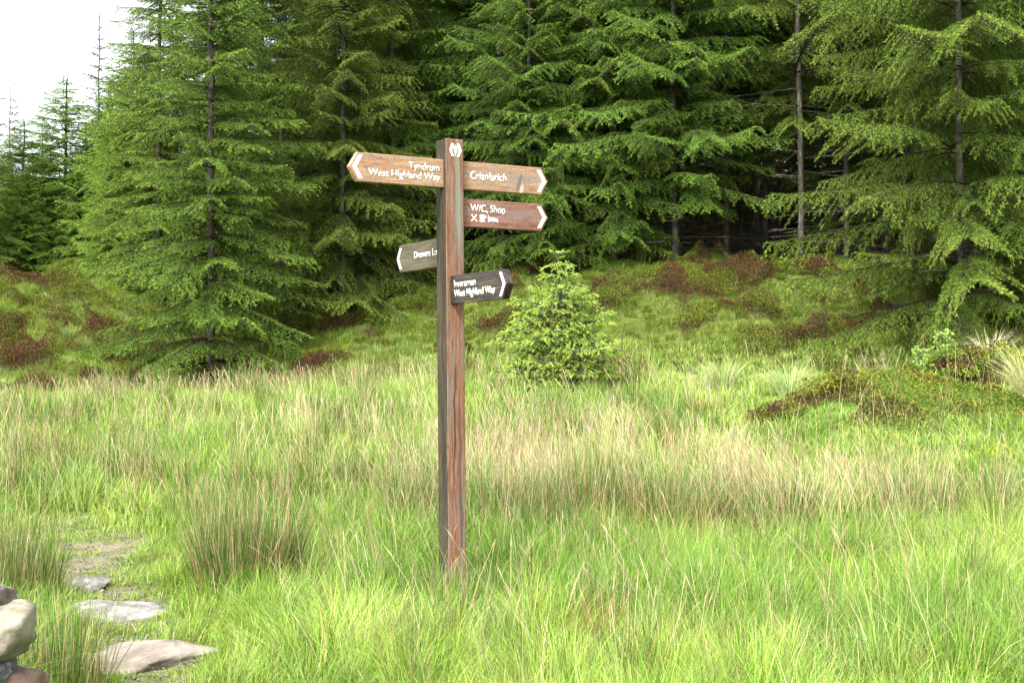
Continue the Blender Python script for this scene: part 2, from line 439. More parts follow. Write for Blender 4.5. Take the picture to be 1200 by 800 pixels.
def seed_stems(X, Y, h, wmul, greenness):
    """thin upright stems that end in a slim straw or pinkish seed head"""
    n = len(X)
    P = np.stack([X, Y, H(X, Y)], 1)
    g = rng.random(n) < greenness
    base = np.where(g[:, None], vary(np.array([.17, .27, .07]), n), vary(np.array([.42, .35, .17]), n))
    tip = np.where((rng.random(n) < .5)[:, None], vary(STRAW, n, .15), vary(PINK, n, .15))
    cl_a = hash2(np.floor(X / .4), np.floor(Y / .4), 91) * 2 * PI
    ln = lean_rand(n, .24, (-.10, -.03)) + np.stack([np.cos(cl_a), np.sin(cl_a)], 1) * .22
    w = (.0018 + .0010 * rng.random(n)) * wmul
    az = rng.uniform(-.6, .6, n)
    a = blades(P, h, w, az, ln, base, tip, 3, tipw=.5, power=1.7)
    # seed heads: lozenge of two triangles in each of two planes
    L = np.hypot(ln[:, 0], ln[:, 1])
    top = P + np.stack([ln[:, 0] * h, ln[:, 1] * h, h * (1 - .33 * L * L)], 1)
    d = np.stack([ln[:, 0] * 1.7, ln[:, 1] * 1.7, 1 - L * L], 1); d /= np.linalg.norm(d, axis=1)[:, None]
    hl = rng.uniform(.05, .11, n)
    start = top - d * (hl * .75)[:, None]; end = top + d * (hl * .25)[:, None]
    mid = start * .6 + end * .4
    hw = rng.uniform(.0025, .005, n) * (wmul ** .8)
    Vs = []; Fs = []; Cs = []
    for k, ang in enumerate((0, PI / 2)):
        s = np.stack([np.cos(az + ang), np.sin(az + ang), np.zeros(n)], 1) * (hw / 2)[:, None]
        V = np.stack([start, mid - s, mid + s, end], 1).reshape(-1, 3)
        F = (np.arange(n)[:, None, None] * 4 + np.array([(0, 2, 1), (1, 2, 3)])[None]).reshape(-1, 3)
        Vs.append((V, F, np.repeat(tip, 4, 0)))
    return merge([a] + Vs)

def rush_blades(X, Y, h, wmul, spread=.16, cx=None, cy=None, brown=.35):
    """stiff dark green rush stems, some brown at the foot and bleached at the tip"""
    n = len(X)
    P = np.stack([X, Y, H(X, Y) - .02], 1)
    ln = lean_rand(n, spread) * (1 + 1.6 * rng.random(n)[:, None] ** 5)
    if cx is not None:
        ln += np.stack([X - cx, Y - cy], 1) * rng.uniform(-.2, 1.5, (n, 1))
    c = vary(np.array([.062, .128, .018]), n, .25, .08)
    pick = rng.random(n)
    root = np.where((pick < brown)[:, None], vary(np.array([.30, .14, .05]), n, .2), c * .9)
    tip = np.where((pick < .20)[:, None], vary(STRAW * .9, n, .2), np.where((pick < .36)[:, None], vary(PINK * .8, n, .2), c * 1.35))
    w = (.0024 + .0014 * rng.random(n)) * wmul
    V, F, Cc = blades(P, h, w, rng.uniform(0, PI, n), ln, root, tip, 3, tipw=.25, power=1.5)
    return V, F, Cc

def stems_field():
    parts = []
    for (y0, y1, dens, wm) in [(8.2, 11, 700, 1.2), (11, 15, 480, 1.5), (15, 20.3, 330, 1.9)]:
        n = int(area(y0, y1) * dens)
        X, Y = scatter(n, y0, y1)
        m = straw_mask(X, Y)
        cl = .15 + .85 * sstep(.4, .65, vnoise(X * 2.2, Y * 2.2, 61))
        k = rng.random(n) < m * cl + .02
        X, Y = X[k], Y[k]
        h = (.36 + .30 * fbm(X * 1.5, Y * 1.5, 62)) * rng.uniform(.75, 1.2, len(X)) * (1 - .30 * sstep(14, 17, Y))
        parts.append(seed_stems(X, Y, h, wm, .6))
    # sparse stems all over the front
    n = 900; X, Y = scatter(n, 4.6, 9)
    k = path_d(X, Y) > .6; X, Y = X[k], Y[k]
    parts.append(seed_stems(X, Y, rng.uniform(.3, .55, len(X)), 1.0, .8))
    V, F, Cc = merge(parts)
    o = obj('seeding_grass', mesh_np('seeding_grass', V, F, Cc, M_grass))
    tag(o, 'straw and pinkish seed stems standing above the green grass', 'grass', kind='stuff')
    # loose rushes between the clumps
    parts = []
    for (y0, y1, nc, wm) in [(5.0, 7.5, 70, .95), (7.5, 9, 60, 1.1), (9, 12.5, 210, 1.4), (12.5, 19, 220, 1.9)]:
        X, Y = scatter(nc, y0, y1)
        for x, y in zip(X, Y):
            if path_d(np.array([x]), np.array([y]))[0] < .9 or mound_mask(np.array([x]), np.array([y]))[0] > .25: continue
            if x > 1.6 and y > 10.2: continue
            if vnoise(x * .6, y * .6, 71) < .30: continue
            if abs(x + .36) < .3 and 6.4 < y < 7.2: continue
            m = int(rng.integers(40, 130)); r = rng.uniform(.05, .2)
            a = rng.uniform(0, 2 * PI, m); q = r * np.sqrt(rng.random(m))
            hx = rng.uniform(.30, .62) * (.75 if y < 8 else 1)
            parts.append(rush_blades(x + np.cos(a) * q, y + np.sin(a) * q, hx * rng.uniform(.5, 1.1, m), wm, .24, x, y, .35))
    V, F, Cc = merge(parts)
    o = obj('rushes', mesh_np('rushes', V, F, Cc, M_grass))
    tag(o, 'thin scattering of green rushes mixed through the meadow grass', 'rushes', kind='stuff')
stems_field()

def rush_clump(px, Y, r, n, h, label, name='rush_clump', wm=1.0, brown=.35, spread=.13):
    x, y, z = at(px, Y)
    a = rng.uniform(0, 2 * PI, n); q = r * rng.random(n) ** .6
    X = x + np.cos(a) * q; Yy = y + np.sin(a) * q
    V, F, Cc = rush_blades(X, Yy, h * rng.uniform(.45, 1.1, n), wm, spread, x, y, brown)
    o = obj(name, mesh_np(name, V - np.array([x, y, z]), F, Cc, M_grass)); o.location = (x, y, z)
    tag(o, label, 'rushes', 'clumps of rushes in the meadow')
rush_clump(290, 7.25, .29, 2300, .60, 'tall thick dark green rush clump with brown stems left of the signpost', wm=1.1)
rush_clump(12, 7.1, .28, 1300, .48, 'dark green rush clump leaning in beside the path at the left edge', wm=1.05, brown=.25)
rush_clump(68, 4.95, .20, 650, .42, 'green rush clump beside the stone wall and the lowest stepping stone', wm=.9, brown=.3)
rush_clump(520, 6.85, .20, 420, .27, 'short green rush clump around the foot of the signpost', brown=.15)
rush_clump(500, 9.3, .30, 700, .55, 'rush clump with bleached tips just left behind the post', wm=1.3, brown=.3)
rush_clump(590, 9.0, .34, 900, .56, 'wide rush clump with pinkish tips just right behind the post', wm=1.3, brown=.3)
rush_clump(690, 9.2, .34, 900, .60, 'dense brown-footed rush clump below the young lime green spruce', wm=1.3, brown=.45)
rush_clump(780, 8.9, .34, 800, .52, 'rush clump with red-brown stems right of the one below the young spruce', wm=1.3, brown=.5)
rush_clump(900, 9.1, .38, 900, .50, 'straw-tipped rush clump in front of the mossy hummock', wm=1.3, brown=.3)
rush_clump(1060, 9.4, .38, 800, .46, 'broad straw-tipped rush clump at the right of the meadow', wm=1.3, brown=.3)
rush_clump(245, 9.4, .26, 600, .38, 'low olive rush clump beyond the tall thick clump near the path', wm=1.3, brown=.35)

def arching_tuft(px, Y, n, h, col, label, lean_amt=.55, r=.12, wm=1.5, name='grass_tussock', group='pale arching tussocks on the right'):
    x, y, z = at(px, Y)
    a = rng.uniform(0, 2 * PI, n); q = r * np.sqrt(rng.random(n))
    X = x + np.cos(a) * q; Yy = y + np.sin(a) * q
    ln = np.stack([np.cos(a), np.sin(a)], 1) * (lean_amt * rng.uniform(.3, 1.4, n))[:, None]
    c1 = vary(col, n, .15); c0 = c1 * .8
    P = np.stack([X, Yy, H(X, Yy)], 1)
    V, F, Cc = blades(P, h * rng.uniform(.5, 1.1, n), .0035 * wm * (1 + rng.random(n)), rng.uniform(0, PI, n), ln, c0, c1, 4, power=1.9)
    o = obj(name, mesh_np(name, V - np.array([x, y, z]), F, Cc, M_grass)); o.location = (x, y, z)
    tag(o, label, 'grass tussock', group)
arching_tuft(1160, 16.9, 190, .55, (.55, .52, .30), 'straw coloured tussock on top of the shrubby hummock', .6, wm=2)
arching_tuft(1215, 13.2, 420, .75, (.45, .46, .20), 'pale tussock spilling in from the right edge', .75, .16, wm=1.8)
arching_tuft(925, 15.6, 300, .45, (.38, .48, .18), 'light green tussock behind the low mossy hummock', .6, .14, wm=2)
arching_tuft(845, 16.6, 360, .42, (.36, .46, .16), 'yellow-green tussock right of the young spruce', .55, .18, wm=2.2)
arching_tuft(1035, 15.2, 260, .30, (.26, .42, .07), 'bright green tussock between the two hummocks', .6, .18, wm=2)
arching_tuft(700, 5.75, 160, .26, (.36, .20, .09), 'small rusty brown dead tussock low in the front grass', .7, .08, 1.0)
arching_tuft(828, 14.3, 460, .22, (.34, .17, .10), 'flattened russet tussock on open grass right of the young spruce', .9, .15, 2.0)
arching_tuft(733, 17.2, 260, .22, (.36, .24, .12), 'tawny tussock just right of the young spruce foot', .7, .16, 2.2)

# ------------------------------------------------------------------ bank cover: grass, heather, moss
def bank_grass():
    parts = []
    n = 460000
    X = rng.uniform(-12.5, 12.5, n); Y = rng.uniform(18.4, 29, n)
    Yf = np.interp(X, FYx, FYv); Yt = np.interp(X, FYx, TYv)
    u = (Y - Yf) / (Yt - Yf)
    red = sstep(.52, .60, fbm(X * 1.25, Y * 2.0, 41))
    k = (u > -.12) & (rng.random(n) > red * .8) & (rng.random(n) > sstep(.95, 1.7, u)) & (np.abs(X) < .45 * Y + .5)
    X, Y, u = X[k], Y[k], u[k]; n = len(X)
    cell = .3
    gx = np.floor(X / cell); gy = np.floor(Y / cell)
    cxx = (gx + .2 + .6 * hash2(gx, gy, 5)) * cell; cyy = (gy + .2 + .6 * hash2(gx, gy, 6)) * cell
    hh = (.06 + .11 * hash2(gx, gy, 8) ** 2 + .07 * fbm(X, Y, 15)) * rng.uniform(.6, 1.25, n)
    out = np.stack([(X - cxx) / cell, (Y - cyy) / cell], 1) * 1.0
    tk = .5 * hash2(gx, gy, 7)
    X = X + (cxx - X) * tk; Y = Y + (cyy - Y) * tk
    lean = lean_rand(n, .35, (0, -.35)) + out
    q = fbm(X * .8, Y * .8, 23); q3 = hash2(gx, gy, 14)
    c = np.array([.17, .26, .030]) * (1 - sstep(.4, .65, q))[:, None] + np.array([.23, .33, .052]) * sstep(.4, .65, q)[:, None]
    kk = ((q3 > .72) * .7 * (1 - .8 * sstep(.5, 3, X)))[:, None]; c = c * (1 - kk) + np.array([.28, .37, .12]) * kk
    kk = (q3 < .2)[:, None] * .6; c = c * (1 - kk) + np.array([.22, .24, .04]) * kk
    kk = (sstep(-3.5, .5, X) * .8)[:, None]; c = c * (1 - kk) + np.array([.11, .185, .020]) * kk; hh = hh * (1 - .35 * kk[:, 0])  # right side: darker mossy tone, with the trees' shade put into the colour
    c1 = vary(c, n, .22); c0 = c1 * .8
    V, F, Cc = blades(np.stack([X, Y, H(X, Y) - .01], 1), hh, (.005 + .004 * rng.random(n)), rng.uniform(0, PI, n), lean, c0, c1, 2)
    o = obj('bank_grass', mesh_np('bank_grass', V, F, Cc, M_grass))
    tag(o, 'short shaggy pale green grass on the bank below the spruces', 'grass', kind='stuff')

def leaflets(P, size, cols, up=.4):
    n = len(P)
    d = rng.normal(0, 1, (n, 3)); d[:, 2] += up; d /= np.linalg.norm(d, axis=1)[:, None]
    s = np.cross(d, rng.normal(0, 1, (n, 3))); s /= np.linalg.norm(s, axis=1)[:, None] + 1e-9
    L = size * rng.uniform(.7, 1.3, n)
    a = P; b = P + d * (L * .5)[:, None] + s * (L * .32)[:, None]; c = P + d * L[:, None]; e = P + d * (L * .5)[:, None] - s * (L * .32)[:, None]
    V = np.stack([a, b, c, e], 1).reshape(-1, 3)
    F = (np.arange(n)[:, None, None] * 4 + np.array([(0, 1, 2), (0, 2, 3)])[None]).reshape(-1, 3)
    return V, F, np.repeat(cols, 4, 0)

def heather():
    n = 1900000
    X = rng.uniform(-12.5, 12.5, n); Y = rng.uniform(18.6, 27, n)
    Yf = np.interp(X, FYx, FYv); Yt = np.interp(X, FYx, TYv); u = (Y - Yf) / (Yt - Yf)
    f = fbm(X * 1.25, Y * 2.0, 41); f2 = vnoise(X * 3.5, Y * 3.5, 43)
    m = sstep(.49, .61, f + .14 * (f2 - .5)) * sstep(-.05, .1, u) * sstep(1.25, .95, u)
    k = rng.random(n) < m
    X, Y, m = X[k], Y[k], m[k]; n = len(X)
    hh = (.08 + .24 * sstep(.3, .8, vnoise(X * 2.2, Y * 2.2, 44)) + .06 * vnoise(X * 7, Y * 7, 45)) * m
    Z = H(X, Y) + hh * rng.random(n) ** .4
    g = vnoise(X * 2.5, Y * 2.5, 46)
    c = np.where((g + rng.normal(0, .13, n) > .49)[:, None], np.array([.12, .155, .02]), np.where((rng.random(n) < .12 + .5 * sstep(.5, .75, vnoise(X * 1.7, Y * 1.7, 47)))[:, None], np.array([.125, .058, .026]), np.array([.075, .045, .020])))
    V, F, Cc = leaflets(np.stack([X, Y, Z], 1), .024, vary(c, n, .3), .8)
    o = obj('heather', mesh_np('heather', V, F, Cc, M_leaf))
    tag(o, 'low red-brown heather patches across the bank', 'heather', kind='stuff')
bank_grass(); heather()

# moss, heather and bilberry on the right-hand hummocks
def hummock_cover():
    n = 300000
    X = rng.uniform(2, 9.4, n); Y = rng.uniform(12, 18.4, n)
    m = mound_mask(X, Y); f = fbm(X * 2.2, Y * 2.2, 81)
    k = rng.random(n) < sstep(.2, .6, m) * sstep(.28, .42, f)
    X, Y = X[k], Y[k]; n = len(X)
    Z = H(X, Y) + (.03 + .10 * vnoise(X * 4, Y * 4, 82)) * rng.random(n) ** .5
    g = fbm(X * 1.6 + 9, Y * 1.6, 83) + rng.normal(0, .05, n)
    c = np.where((g > .53)[:, None], np.array([.07, .04, .02]), np.where((g > .45)[:, None], np.array([.17, .18, .022]), np.array([.12, .18, .025])))
    c = np.where((rng.random(n) < .06)[:, None], np.array([.28, .11, .025]), c)
    V, F, Cc = leaflets(np.stack([X, Y, Z], 1), .024, vary(c, n, .2), .9)
    o = obj('moss', mesh_np('moss', V, F, Cc, M_leaf))
    tag(o, 'yellow-green and rusty moss over the hummocks on the right', 'moss', kind='stuff')
hummock_cover()

def low_shrub(px, Y, rx, ry, h, n, size, cols, label, name='bilberry_shrub', cat='shrub', group='small leafy shrubs on the right', lift=0):
    x, y, z = at(px, Y)
    # several rounded lobes of little leaves on short woody stems
    P = []; col = []; stems = []
    nl = max(3, int(n / 220))
    for i in range(nl):
        a = rng.uniform(0, 2 * PI); q = math.sqrt(rng.random())
        lx = math.cos(a) * q * rx * .85; ly = math.sin(a) * q * ry * .85
        lz = h * (1 - .55 * q * q) * rng.uniform(.55, 1.0)
        gz = float(H(x + lx, y + ly)) - z
        k = n // nl
        v = rng.normal(0, 1, (k, 3)); v /= np.linalg.norm(v, axis=1)[:, None]
        v *= (rng.random(k) ** .35)[:, None] * np.array([.13, .13, .08]) * rng.uniform(.7, 1.3)
        P.append(v + np.array([lx, ly, gz + lz]))
        ci = cols[int(rng.integers(len(cols)))]
        col.append(vary(ci, k, .2))
        stems.append(((lx * .6, ly * .6, gz - .03), (lx, ly, gz + lz)))
    P = np.concatenate(P); col = np.concatenate(col)
    root = empty(name, (x, y, z + lift))
    tag(root, label, cat, group)
    V, F, Cc = leaflets(P, size, col, .5)
    obj('foliage', mesh_np('foliage', V, F, Cc, M_leaf), root)
    for sg in stems:
        V, F, Cc = tubes([sg], .006, .003, (.10, .05, .03)); obj('stem', mesh_np('stem', V, F, Cc, M_leaf), root)

def tubes(segs, r0, r1, col, sides=4):
    """straight tapered sticks"""
    segs = np.array(segs, float); A = segs[:, 0]; B = segs[:, 1]; n = len(A)
    d = B - A; d /= np.linalg.norm(d, axis=1)[:, None] + 1e-9
    ref = np.where(np.abs(d[:, 2:3]) > .9, np.array([1., 0, 0]), np.array([0, 0, 1.]))
    u = np.cross(d, ref); u /= np.linalg.norm(u, axis=1)[:, None]; w = np.cross(d, u)
    r0 = np.broadcast_to(r0, (n,)); r1 = np.broadcast_to(r1, (n,))
    vs = []
    for P, r in ((A, r0), (B, r1)):
        for k in range(sides):
            t = 2 * PI * k / sides
            vs.append(P + (u * math.cos(t) + w * math.sin(t)) * r[:, None])
    V = np.stack(vs, 1).reshape(-1, 3)
    tri = []
    for k in range(sides):
        k2 = (k + 1) % sides
        tri += [(k, k2, sides + k2), (k, sides + k2, sides + k)]
    F = (np.arange(n)[:, None, None] * 2 * sides + np.array(tri)[None]).reshape(-1, 3)
    return V, F, np.tile(np.asarray(col, float), (len(V), 1))

BIL = [(.20, .26, .03), (.12, .19, .025), (.07, .035, .02), (.06, .10, .015), (.27, .31, .035)]
low_shrub(1146, 16.0, 1.0, .45, .42, 9500, .032, BIL, 'wide yellow-green bilberry shrub with dark gaps on the right hummock')
low_shrub(1062, 15.6, .45, .25, .22, 2800, .03, [(.14, .07, .04), (.30, .34, .06), (.12, .06, .04)], 'small red-brown shrub on the left shoulder of the bilberry hummock')
low_shrub(1166, 11.9, .13, .1, .14, 500, .03, [(.36, .40, .05), (.24, .30, .04)], 'tiny bright yellow-green shrublet among the straw stems')
low_shrub(970, 13.2, .5, .3, .16, 2600, .026, [(.20, .21, .03), (.13, .18, .025), (.10, .065, .03), (.17, .20, .03)], 'olive dwarf shrub on the low mossy hummock')
low_shrub(905, 12.9, .3, .25, .16, 1700, .026, [(.10, .055, .03), (.12, .12, .025), (.17, .18, .03)], 'brownish dwarf shrub at the left end of the mossy hummock')

def seedling(px, Y, h, label):
    x, y, z = at(px, Y)
    root = empty('rowan_seedling', (x, y, z)); tag(root, label, 'seedling', 'pale leafy seedlings on the hummock')
    segs = []; P = []; 
    for s in range(3):
        k0 = len(segs)
        a = rng.uniform(0, 2 * PI); tip = np.array([math.cos(a) * .09, math.sin(a) * .09, h * rng.uniform(.75, 1)])
        segs.append(((0, 0, 0), tip))
        for k in range(9):
            t = .35 + .65 * k / 8; b = a + rng.uniform(0, 2 * PI); l = .09 * (1.2 - t * .5)
            e = tip * t + np.array([math.cos(b) * l, math.sin(b) * l, .03])
            segs.append((tip * t, e))
            for q in (.3, .5, .7, .85, 1): 
                for s2 in range(3): P.append(tip * t * (1 - q) + e * q + rng.normal(0, .01, 3))
        V, F, Cc = tubes(segs[k0:], .004, .002, (.16, .2, .07)); obj('stem', mesh_np('stem', V, F, Cc, M_leaf), root)
    V, F, Cc = leaflets(np.array(P), .045, vary((.27, .38, .10), len(P), .15), .2)
    obj('leaves', mesh_np('leaves', V, F, Cc, M_leaf), root)
seedling(1107, 16.6, .52, 'pale green seedling standing tallest beside the bilberry shrub')
seedling(1082, 16.5, .34, 'shorter pale green seedling left of the tallest one')

# ------------------------------------------------------------------ spruces
NEEDLE_K = 7
def twig_needles(p0, d, l, tip, k=NEEDLE_K, nl=.040, nw=.013, ang=.75):
    """needle tufts along each twig: slim triangles pointing forwards and out"""
    n = len(p0)
    P = np.repeat(p0, k, 0); D = np.repeat(d, k, 0); Lq = np.repeat(l, k)
    t = (np.tile(np.arange(k), n) + rng.random(n * k)) / k
    base = P + D * (Lq * t)[:, None]
    r = rng.normal(0, 1, (n * k, 3)); r -= D * (r * D).sum(1)[:, None]; r /= np.linalg.norm(r, axis=1)[:, None] + 1e-9
    nd = D * (1 - .25 * ang) + r * ang; nd /= np.linalg.norm(nd, axis=1)[:, None]
    ll = nl * rng.uniform(.75, 1.2, n * k)
    w = np.cross(nd, r + rng.normal(0, .5, (n * k, 3))); w /= np.linalg.norm(w, axis=1)[:, None] + 1e-9
    w *= (nw * .5)
    V = np.stack([base - w, base + w, base + nd * ll[:, None]], 1).reshape(-1, 3)
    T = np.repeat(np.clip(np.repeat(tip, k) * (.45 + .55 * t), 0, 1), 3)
    return V, T

def make_branch(L, dens=1.0, droop=.35, hang=.5, fine=1.0, arch=.12, smax=.62, kn=8, nl=.034, nw=.0095):
    """one flat, drooping spruce spray along +x; returns needle triangles with a tip value, and sticks"""
    ax = lambda u: np.stack([L * u * (1 - .06 * u), .05 * L * np.sin(u * 3 + ph), L * (arch * u - droop * u ** 2 + .42 * droop * u ** 4)], -1)
    ph = rng.uniform(0, 6)
    n2 = max(5, int(L / .062 * dens))
    u = np.linspace(.08 if L < 1 else .13, .985, n2) + rng.normal(0, .006, n2)
    u = np.clip(u, .05, .99)
    B = ax(u); T = ax(u + .01) - ax(u - .01); T /= np.linalg.norm(T, axis=1)[:, None]
    side = np.where(np.arange(n2) % 2 == 0, 1, -1)[:, None] * np.cross(np.array([0, 0, 1.]), T)
    l2 = np.minimum(.12 + .36 * L * (1 - u) ** .75, smax) * rng.uniform(.45, 1.3, n2)
    l2 *= np.clip(.45 + u * 2.2, 0, 1)
    f = rng.uniform(.45, .8, n2)[:, None]
    D2 = T * f + side * (1 - .35 * f) + np.array([0, 0, -.06]); D2 /= np.linalg.norm(D2, axis=1)[:, None]
    def sec(i, t):   # point on secondary i at distance share t
        return B[i] + D2[i] * (l2[i] * t)[:, None] + np.array([0, 0, -1.]) * (hang * l2[i] * t ** 2)[:, None]
    segs = []; P0 = []; Dd = []; Ll = []; Tp = []; sticks = []
    # needles along the secondaries
    for i in range(n2):
        m = max(2, int(l2[i] / .055)); t = np.linspace(.05, 1, m + 1)
        pts = sec(np.full(m + 1, i), t)
        d = np.diff(pts, axis=0); ln = np.linalg.norm(d, axis=1)
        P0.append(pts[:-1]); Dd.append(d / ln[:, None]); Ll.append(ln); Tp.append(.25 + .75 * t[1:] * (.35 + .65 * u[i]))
        sticks.append((pts[0], pts[-1]))
        # tertiaries
        m3 = max(0, int(l2[i] / .042 * fine))
        if m3:
            t3 = np.linspace(.12, .92, m3)
            b3 = sec(np.full(m3, i), t3); dd = sec(np.full(m3, i), t3 + .03) - sec(np.full(m3, i), t3 - .03); dd /= np.linalg.norm(dd, axis=1)[:, None]
            s3 = np.where(np.arange(m3) % 2 == 0, 1, -1)[:, None] * np.cross(np.array([0, 0, 1.]), dd)
            d3 = dd * .75 + s3 * .75 + np.array([0, 0, -.35 * hang]) + rng.normal(0, .14, (m3, 3)); d3 /= np.linalg.norm(d3, axis=1)[:, None]
            l3 = (.05 + .20 * l2[i] * (1 - t3)) * rng.uniform(.7, 1.25, m3)
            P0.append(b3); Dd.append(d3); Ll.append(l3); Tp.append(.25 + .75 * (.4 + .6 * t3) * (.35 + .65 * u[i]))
    # along the leader
    m = max(3, int(L * .6 / .05)); uu = np.linspace(.4, 1, m + 1); pts = ax(uu); d = np.diff(pts, axis=0); ln = np.linalg.norm(d, axis=1)
    P0.append(pts[:-1]); Dd.append(d / ln[:, None]); Ll.append(ln); Tp.append(uu[1:])
    V, T_ = twig_needles(np.concatenate(P0), np.concatenate(Dd), np.concatenate(Ll), np.concatenate(Tp), k=kn, nl=nl, nw=nw)
    uu = np.linspace(0, .97, 9); pts = ax(uu)
    r = .005 + .004 * L
    main = [(pts[k], pts[k + 1]) for k in range(8)]
    rr0 = r * (1 - uu[:-1] * .85); rr1 = r * (1 - uu[1:] * .85)
    wv, wf, _ = tubes(main, rr0, rr1, (0, 0, 0), 4)
    sv, sf, _ = tubes(sticks, .0045, .002, (0, 0, 0), 3)
    wv = np.concatenate([wv, sv]); wf = np.concatenate([wf, sf + len(wv) - len(sv)])
    return V, T_, wv, wf

LENS = [.35, .7, 1.1, 1.6, 2.1, 2.7]
def branch_set(dens=1.0, droop=.35, hang=.5, fine=1.0, k=3, **kw):
    return {l: [make_branch(l, dens * rng.uniform(.8, 1.15), droop * rng.uniform(.5, 1.3), hang * rng.uniform(.7, 1.3), fine, arch=rng.uniform(.04, .2), **kw) for _ in range(k)] for l in LENS}

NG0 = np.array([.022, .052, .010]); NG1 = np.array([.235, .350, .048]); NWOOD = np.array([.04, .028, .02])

def crown(bset, Hh, z0, R, whorl=.42, per=5, seed=0, power=.85, top_up=.55, low_pitch=-.12, asym=None, sparse=0., g0=NG0, g1=NG1, rmin=.25, tipgreen=1.0):
    global rng
    keep = rng; rng = np.random.default_rng(seed)
    Vn = []; Tn = []; Vw = []; Fw = []; ow = 0
    z = z0; sp = rng.uniform(0, 6)
    while z < Hh - .1:
        q = (z - z0) / (Hh - z0)
        nb = per + (1 if rng.random() < .4 else 0)
        sp += rng.uniform(.3, 1.2)
        for b in range(nb + 4):
            if rng.random() < sparse: continue
            minor = b >= nb
            az = sp + 2 * PI * b / nb + rng.normal(0, .16) if not minor else rng.uniform(0, 2 * PI)
            l = R * (1 - q) ** power * rng.uniform(.62, 1.15) * (rng.uniform(.3, .7) if minor else 1) + rmin * (1 - q)
            l *= (.72 + .28 * min(1, q / .12)) if z0 > 3 else 1
            if asym is not None: l *= 1 + asym[1] * math.cos(az - asym[0])
            if l < .12: l = .12
            key = min(LENS, key=lambda x: abs(x - l))
            V, T_, wv, wf = bset[key][int(rng.integers(len(bset[key])))]
            s = l / key
            pitch = low_pitch + (top_up - low_pitch) * q ** 1.3 + rng.normal(0, .07)
            cp, sn = math.cos(pitch), math.sin(pitch)
            Ry = np.array([[cp, 0, -sn], [0, 1, 0], [sn, 0, cp]])
            ca, sa = math.cos(az), math.sin(az)
            Rz = np.array([[ca, -sa, 0], [sa, ca, 0], [0, 0, 1]])
            Rl = rng.normal(0, .18); cr, sr = math.cos(Rl), math.sin(Rl)
            Rx = np.array([[1, 0, 0], [0, cr, -sr], [0, sr, cr]])
            M = Rz @ Ry @ Rx * s
            zz = z + (rng.uniform(-.06, .06) if not minor else rng.uniform(-.3, .3) * whorl)
            off = np.array([0, 0, zz])
            Vn.append(V @ M.T + off); Tn.append(np.clip(T_ * tipgreen * rng.uniform(.75, 1.1), 0, 1))
            Vw.append(wv @ M.T + off); Fw.append(wf + ow); ow += len(wv)
        z += whorl * (1 - .35 * q) * rng.uniform(.85, 1.15)
    # leader
    V, T_ = twig_needles(np.array([[0, 0, Hh - .6 + .06 * i] for i in range(10)]), np.tile([0, 0, 1.], (10, 1)), np.full(10, .06), np.full(10, .9))
    Vn.append(V); Tn.append(T_)
    Vn = np.concatenate(Vn); Tn = np.concatenate(Tn); Vw = np.concatenate(Vw); Fw = np.concatenate(Fw)
    nt = len(Vn) // 3
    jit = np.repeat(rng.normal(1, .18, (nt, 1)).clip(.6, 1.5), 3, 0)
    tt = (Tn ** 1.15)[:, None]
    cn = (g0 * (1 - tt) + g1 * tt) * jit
    V = np.concatenate([Vn, Vw]); F = np.concatenate([np.arange(len(Vn)).reshape(-1, 3), Fw + len(Vn)])
    Cc = np.concatenate([cn, np.tile(NWOOD, (len(Vw), 1))])
    rng = keep
    return mesh_np('spruce_crown', V, F, Cc, M_needle)

def trunk_mesh(Hh, r, bare=0, seed=0, base_z=-.4, lean=.0):
    r_ = np.random.default_rng(seed)
    zs = np.linspace(base_z, Hh * .985, 26); sides = 9
    wob = np.cumsum(r_.normal(0, .012, (26, 2)), 0); wob -= wob[1]
    V = []
    for k, z in enumerate(zs):
        q = max(0, z / Hh); rad = .43 * r * (1 - q) ** .8 + .012 + r * .35 * math.exp(-max(z, 0) * 5)
        for s in range(sides):
            a = 2 * PI * s / sides
            V.append((wob[k, 0] + math.cos(a) * rad * (1 + .05 * math.sin(3 * a + k)), wob[k, 1] + math.sin(a) * rad, z))
    F = []
    for k in range(25):
        for s in range(sides):
            s2 = (s + 1) % sides
            F += [(k * sides + s, k * sides + s2, (k + 1) * sides + s2), (k * sides + s, (k + 1) * sides + s2, (k + 1) * sides + s)]
    V = np.array(V); F = np.array(F)
    if bare > 0:      # dead twigs on the shaded lower trunk
        segs = []
        z = .5
        while z < bare:
            for b in range(int(r_.integers(2, 6))):
                a = r_.uniform(0, 2 * PI); l = r_.uniform(.3, 1.5); dz = r_.uniform(-.25, .1)
                p0 = np.array([0, 0, z + r_.uniform(-.1, .1)]); p1 = p0 + np.array([math.cos(a) * l, math.sin(a) * l, dz * l])
                segs.append((p0, p1))
                for c in range(int(l * 6)):
                    t = r_.uniform(.3, 1); q0 = p0 + (p1 - p0) * t; a2 = a + r_.choice([-1, 1]) * r_.uniform(.5, 1.1); l2 = r_.uniform(.12, .4)
                    segs.append((q0, q0 + np.array([math.cos(a2) * l2, math.sin(a2) * l2, -.1 * l2])))
            z += r_.uniform(.25, .45)
        tv, tf, _ = tubes(segs, .010, .003, (0, 0, 0), 3)
        F = np.concatenate([F, tf + len(V)]); V = np.concatenate([V, tv])
    return mesh_np('spruce_trunk', V, F, None, M_bark, True)

BS_std = branch_set(1.05, .36, .40, 1.0, smax=.36, k=3, kn=8)
BS_mid = branch_set(1.0, .42, .55, 1.05, smax=.42, k=3, kn=8)
BS_big = branch_set(1.05, .42, .70, 1.1, smax=.55, kn=9)
BS_thin = branch_set(.45, .3, .6, .35)
sparse_col = (np.array([.05, .06, .035]), np.array([.15, .17, .09]))

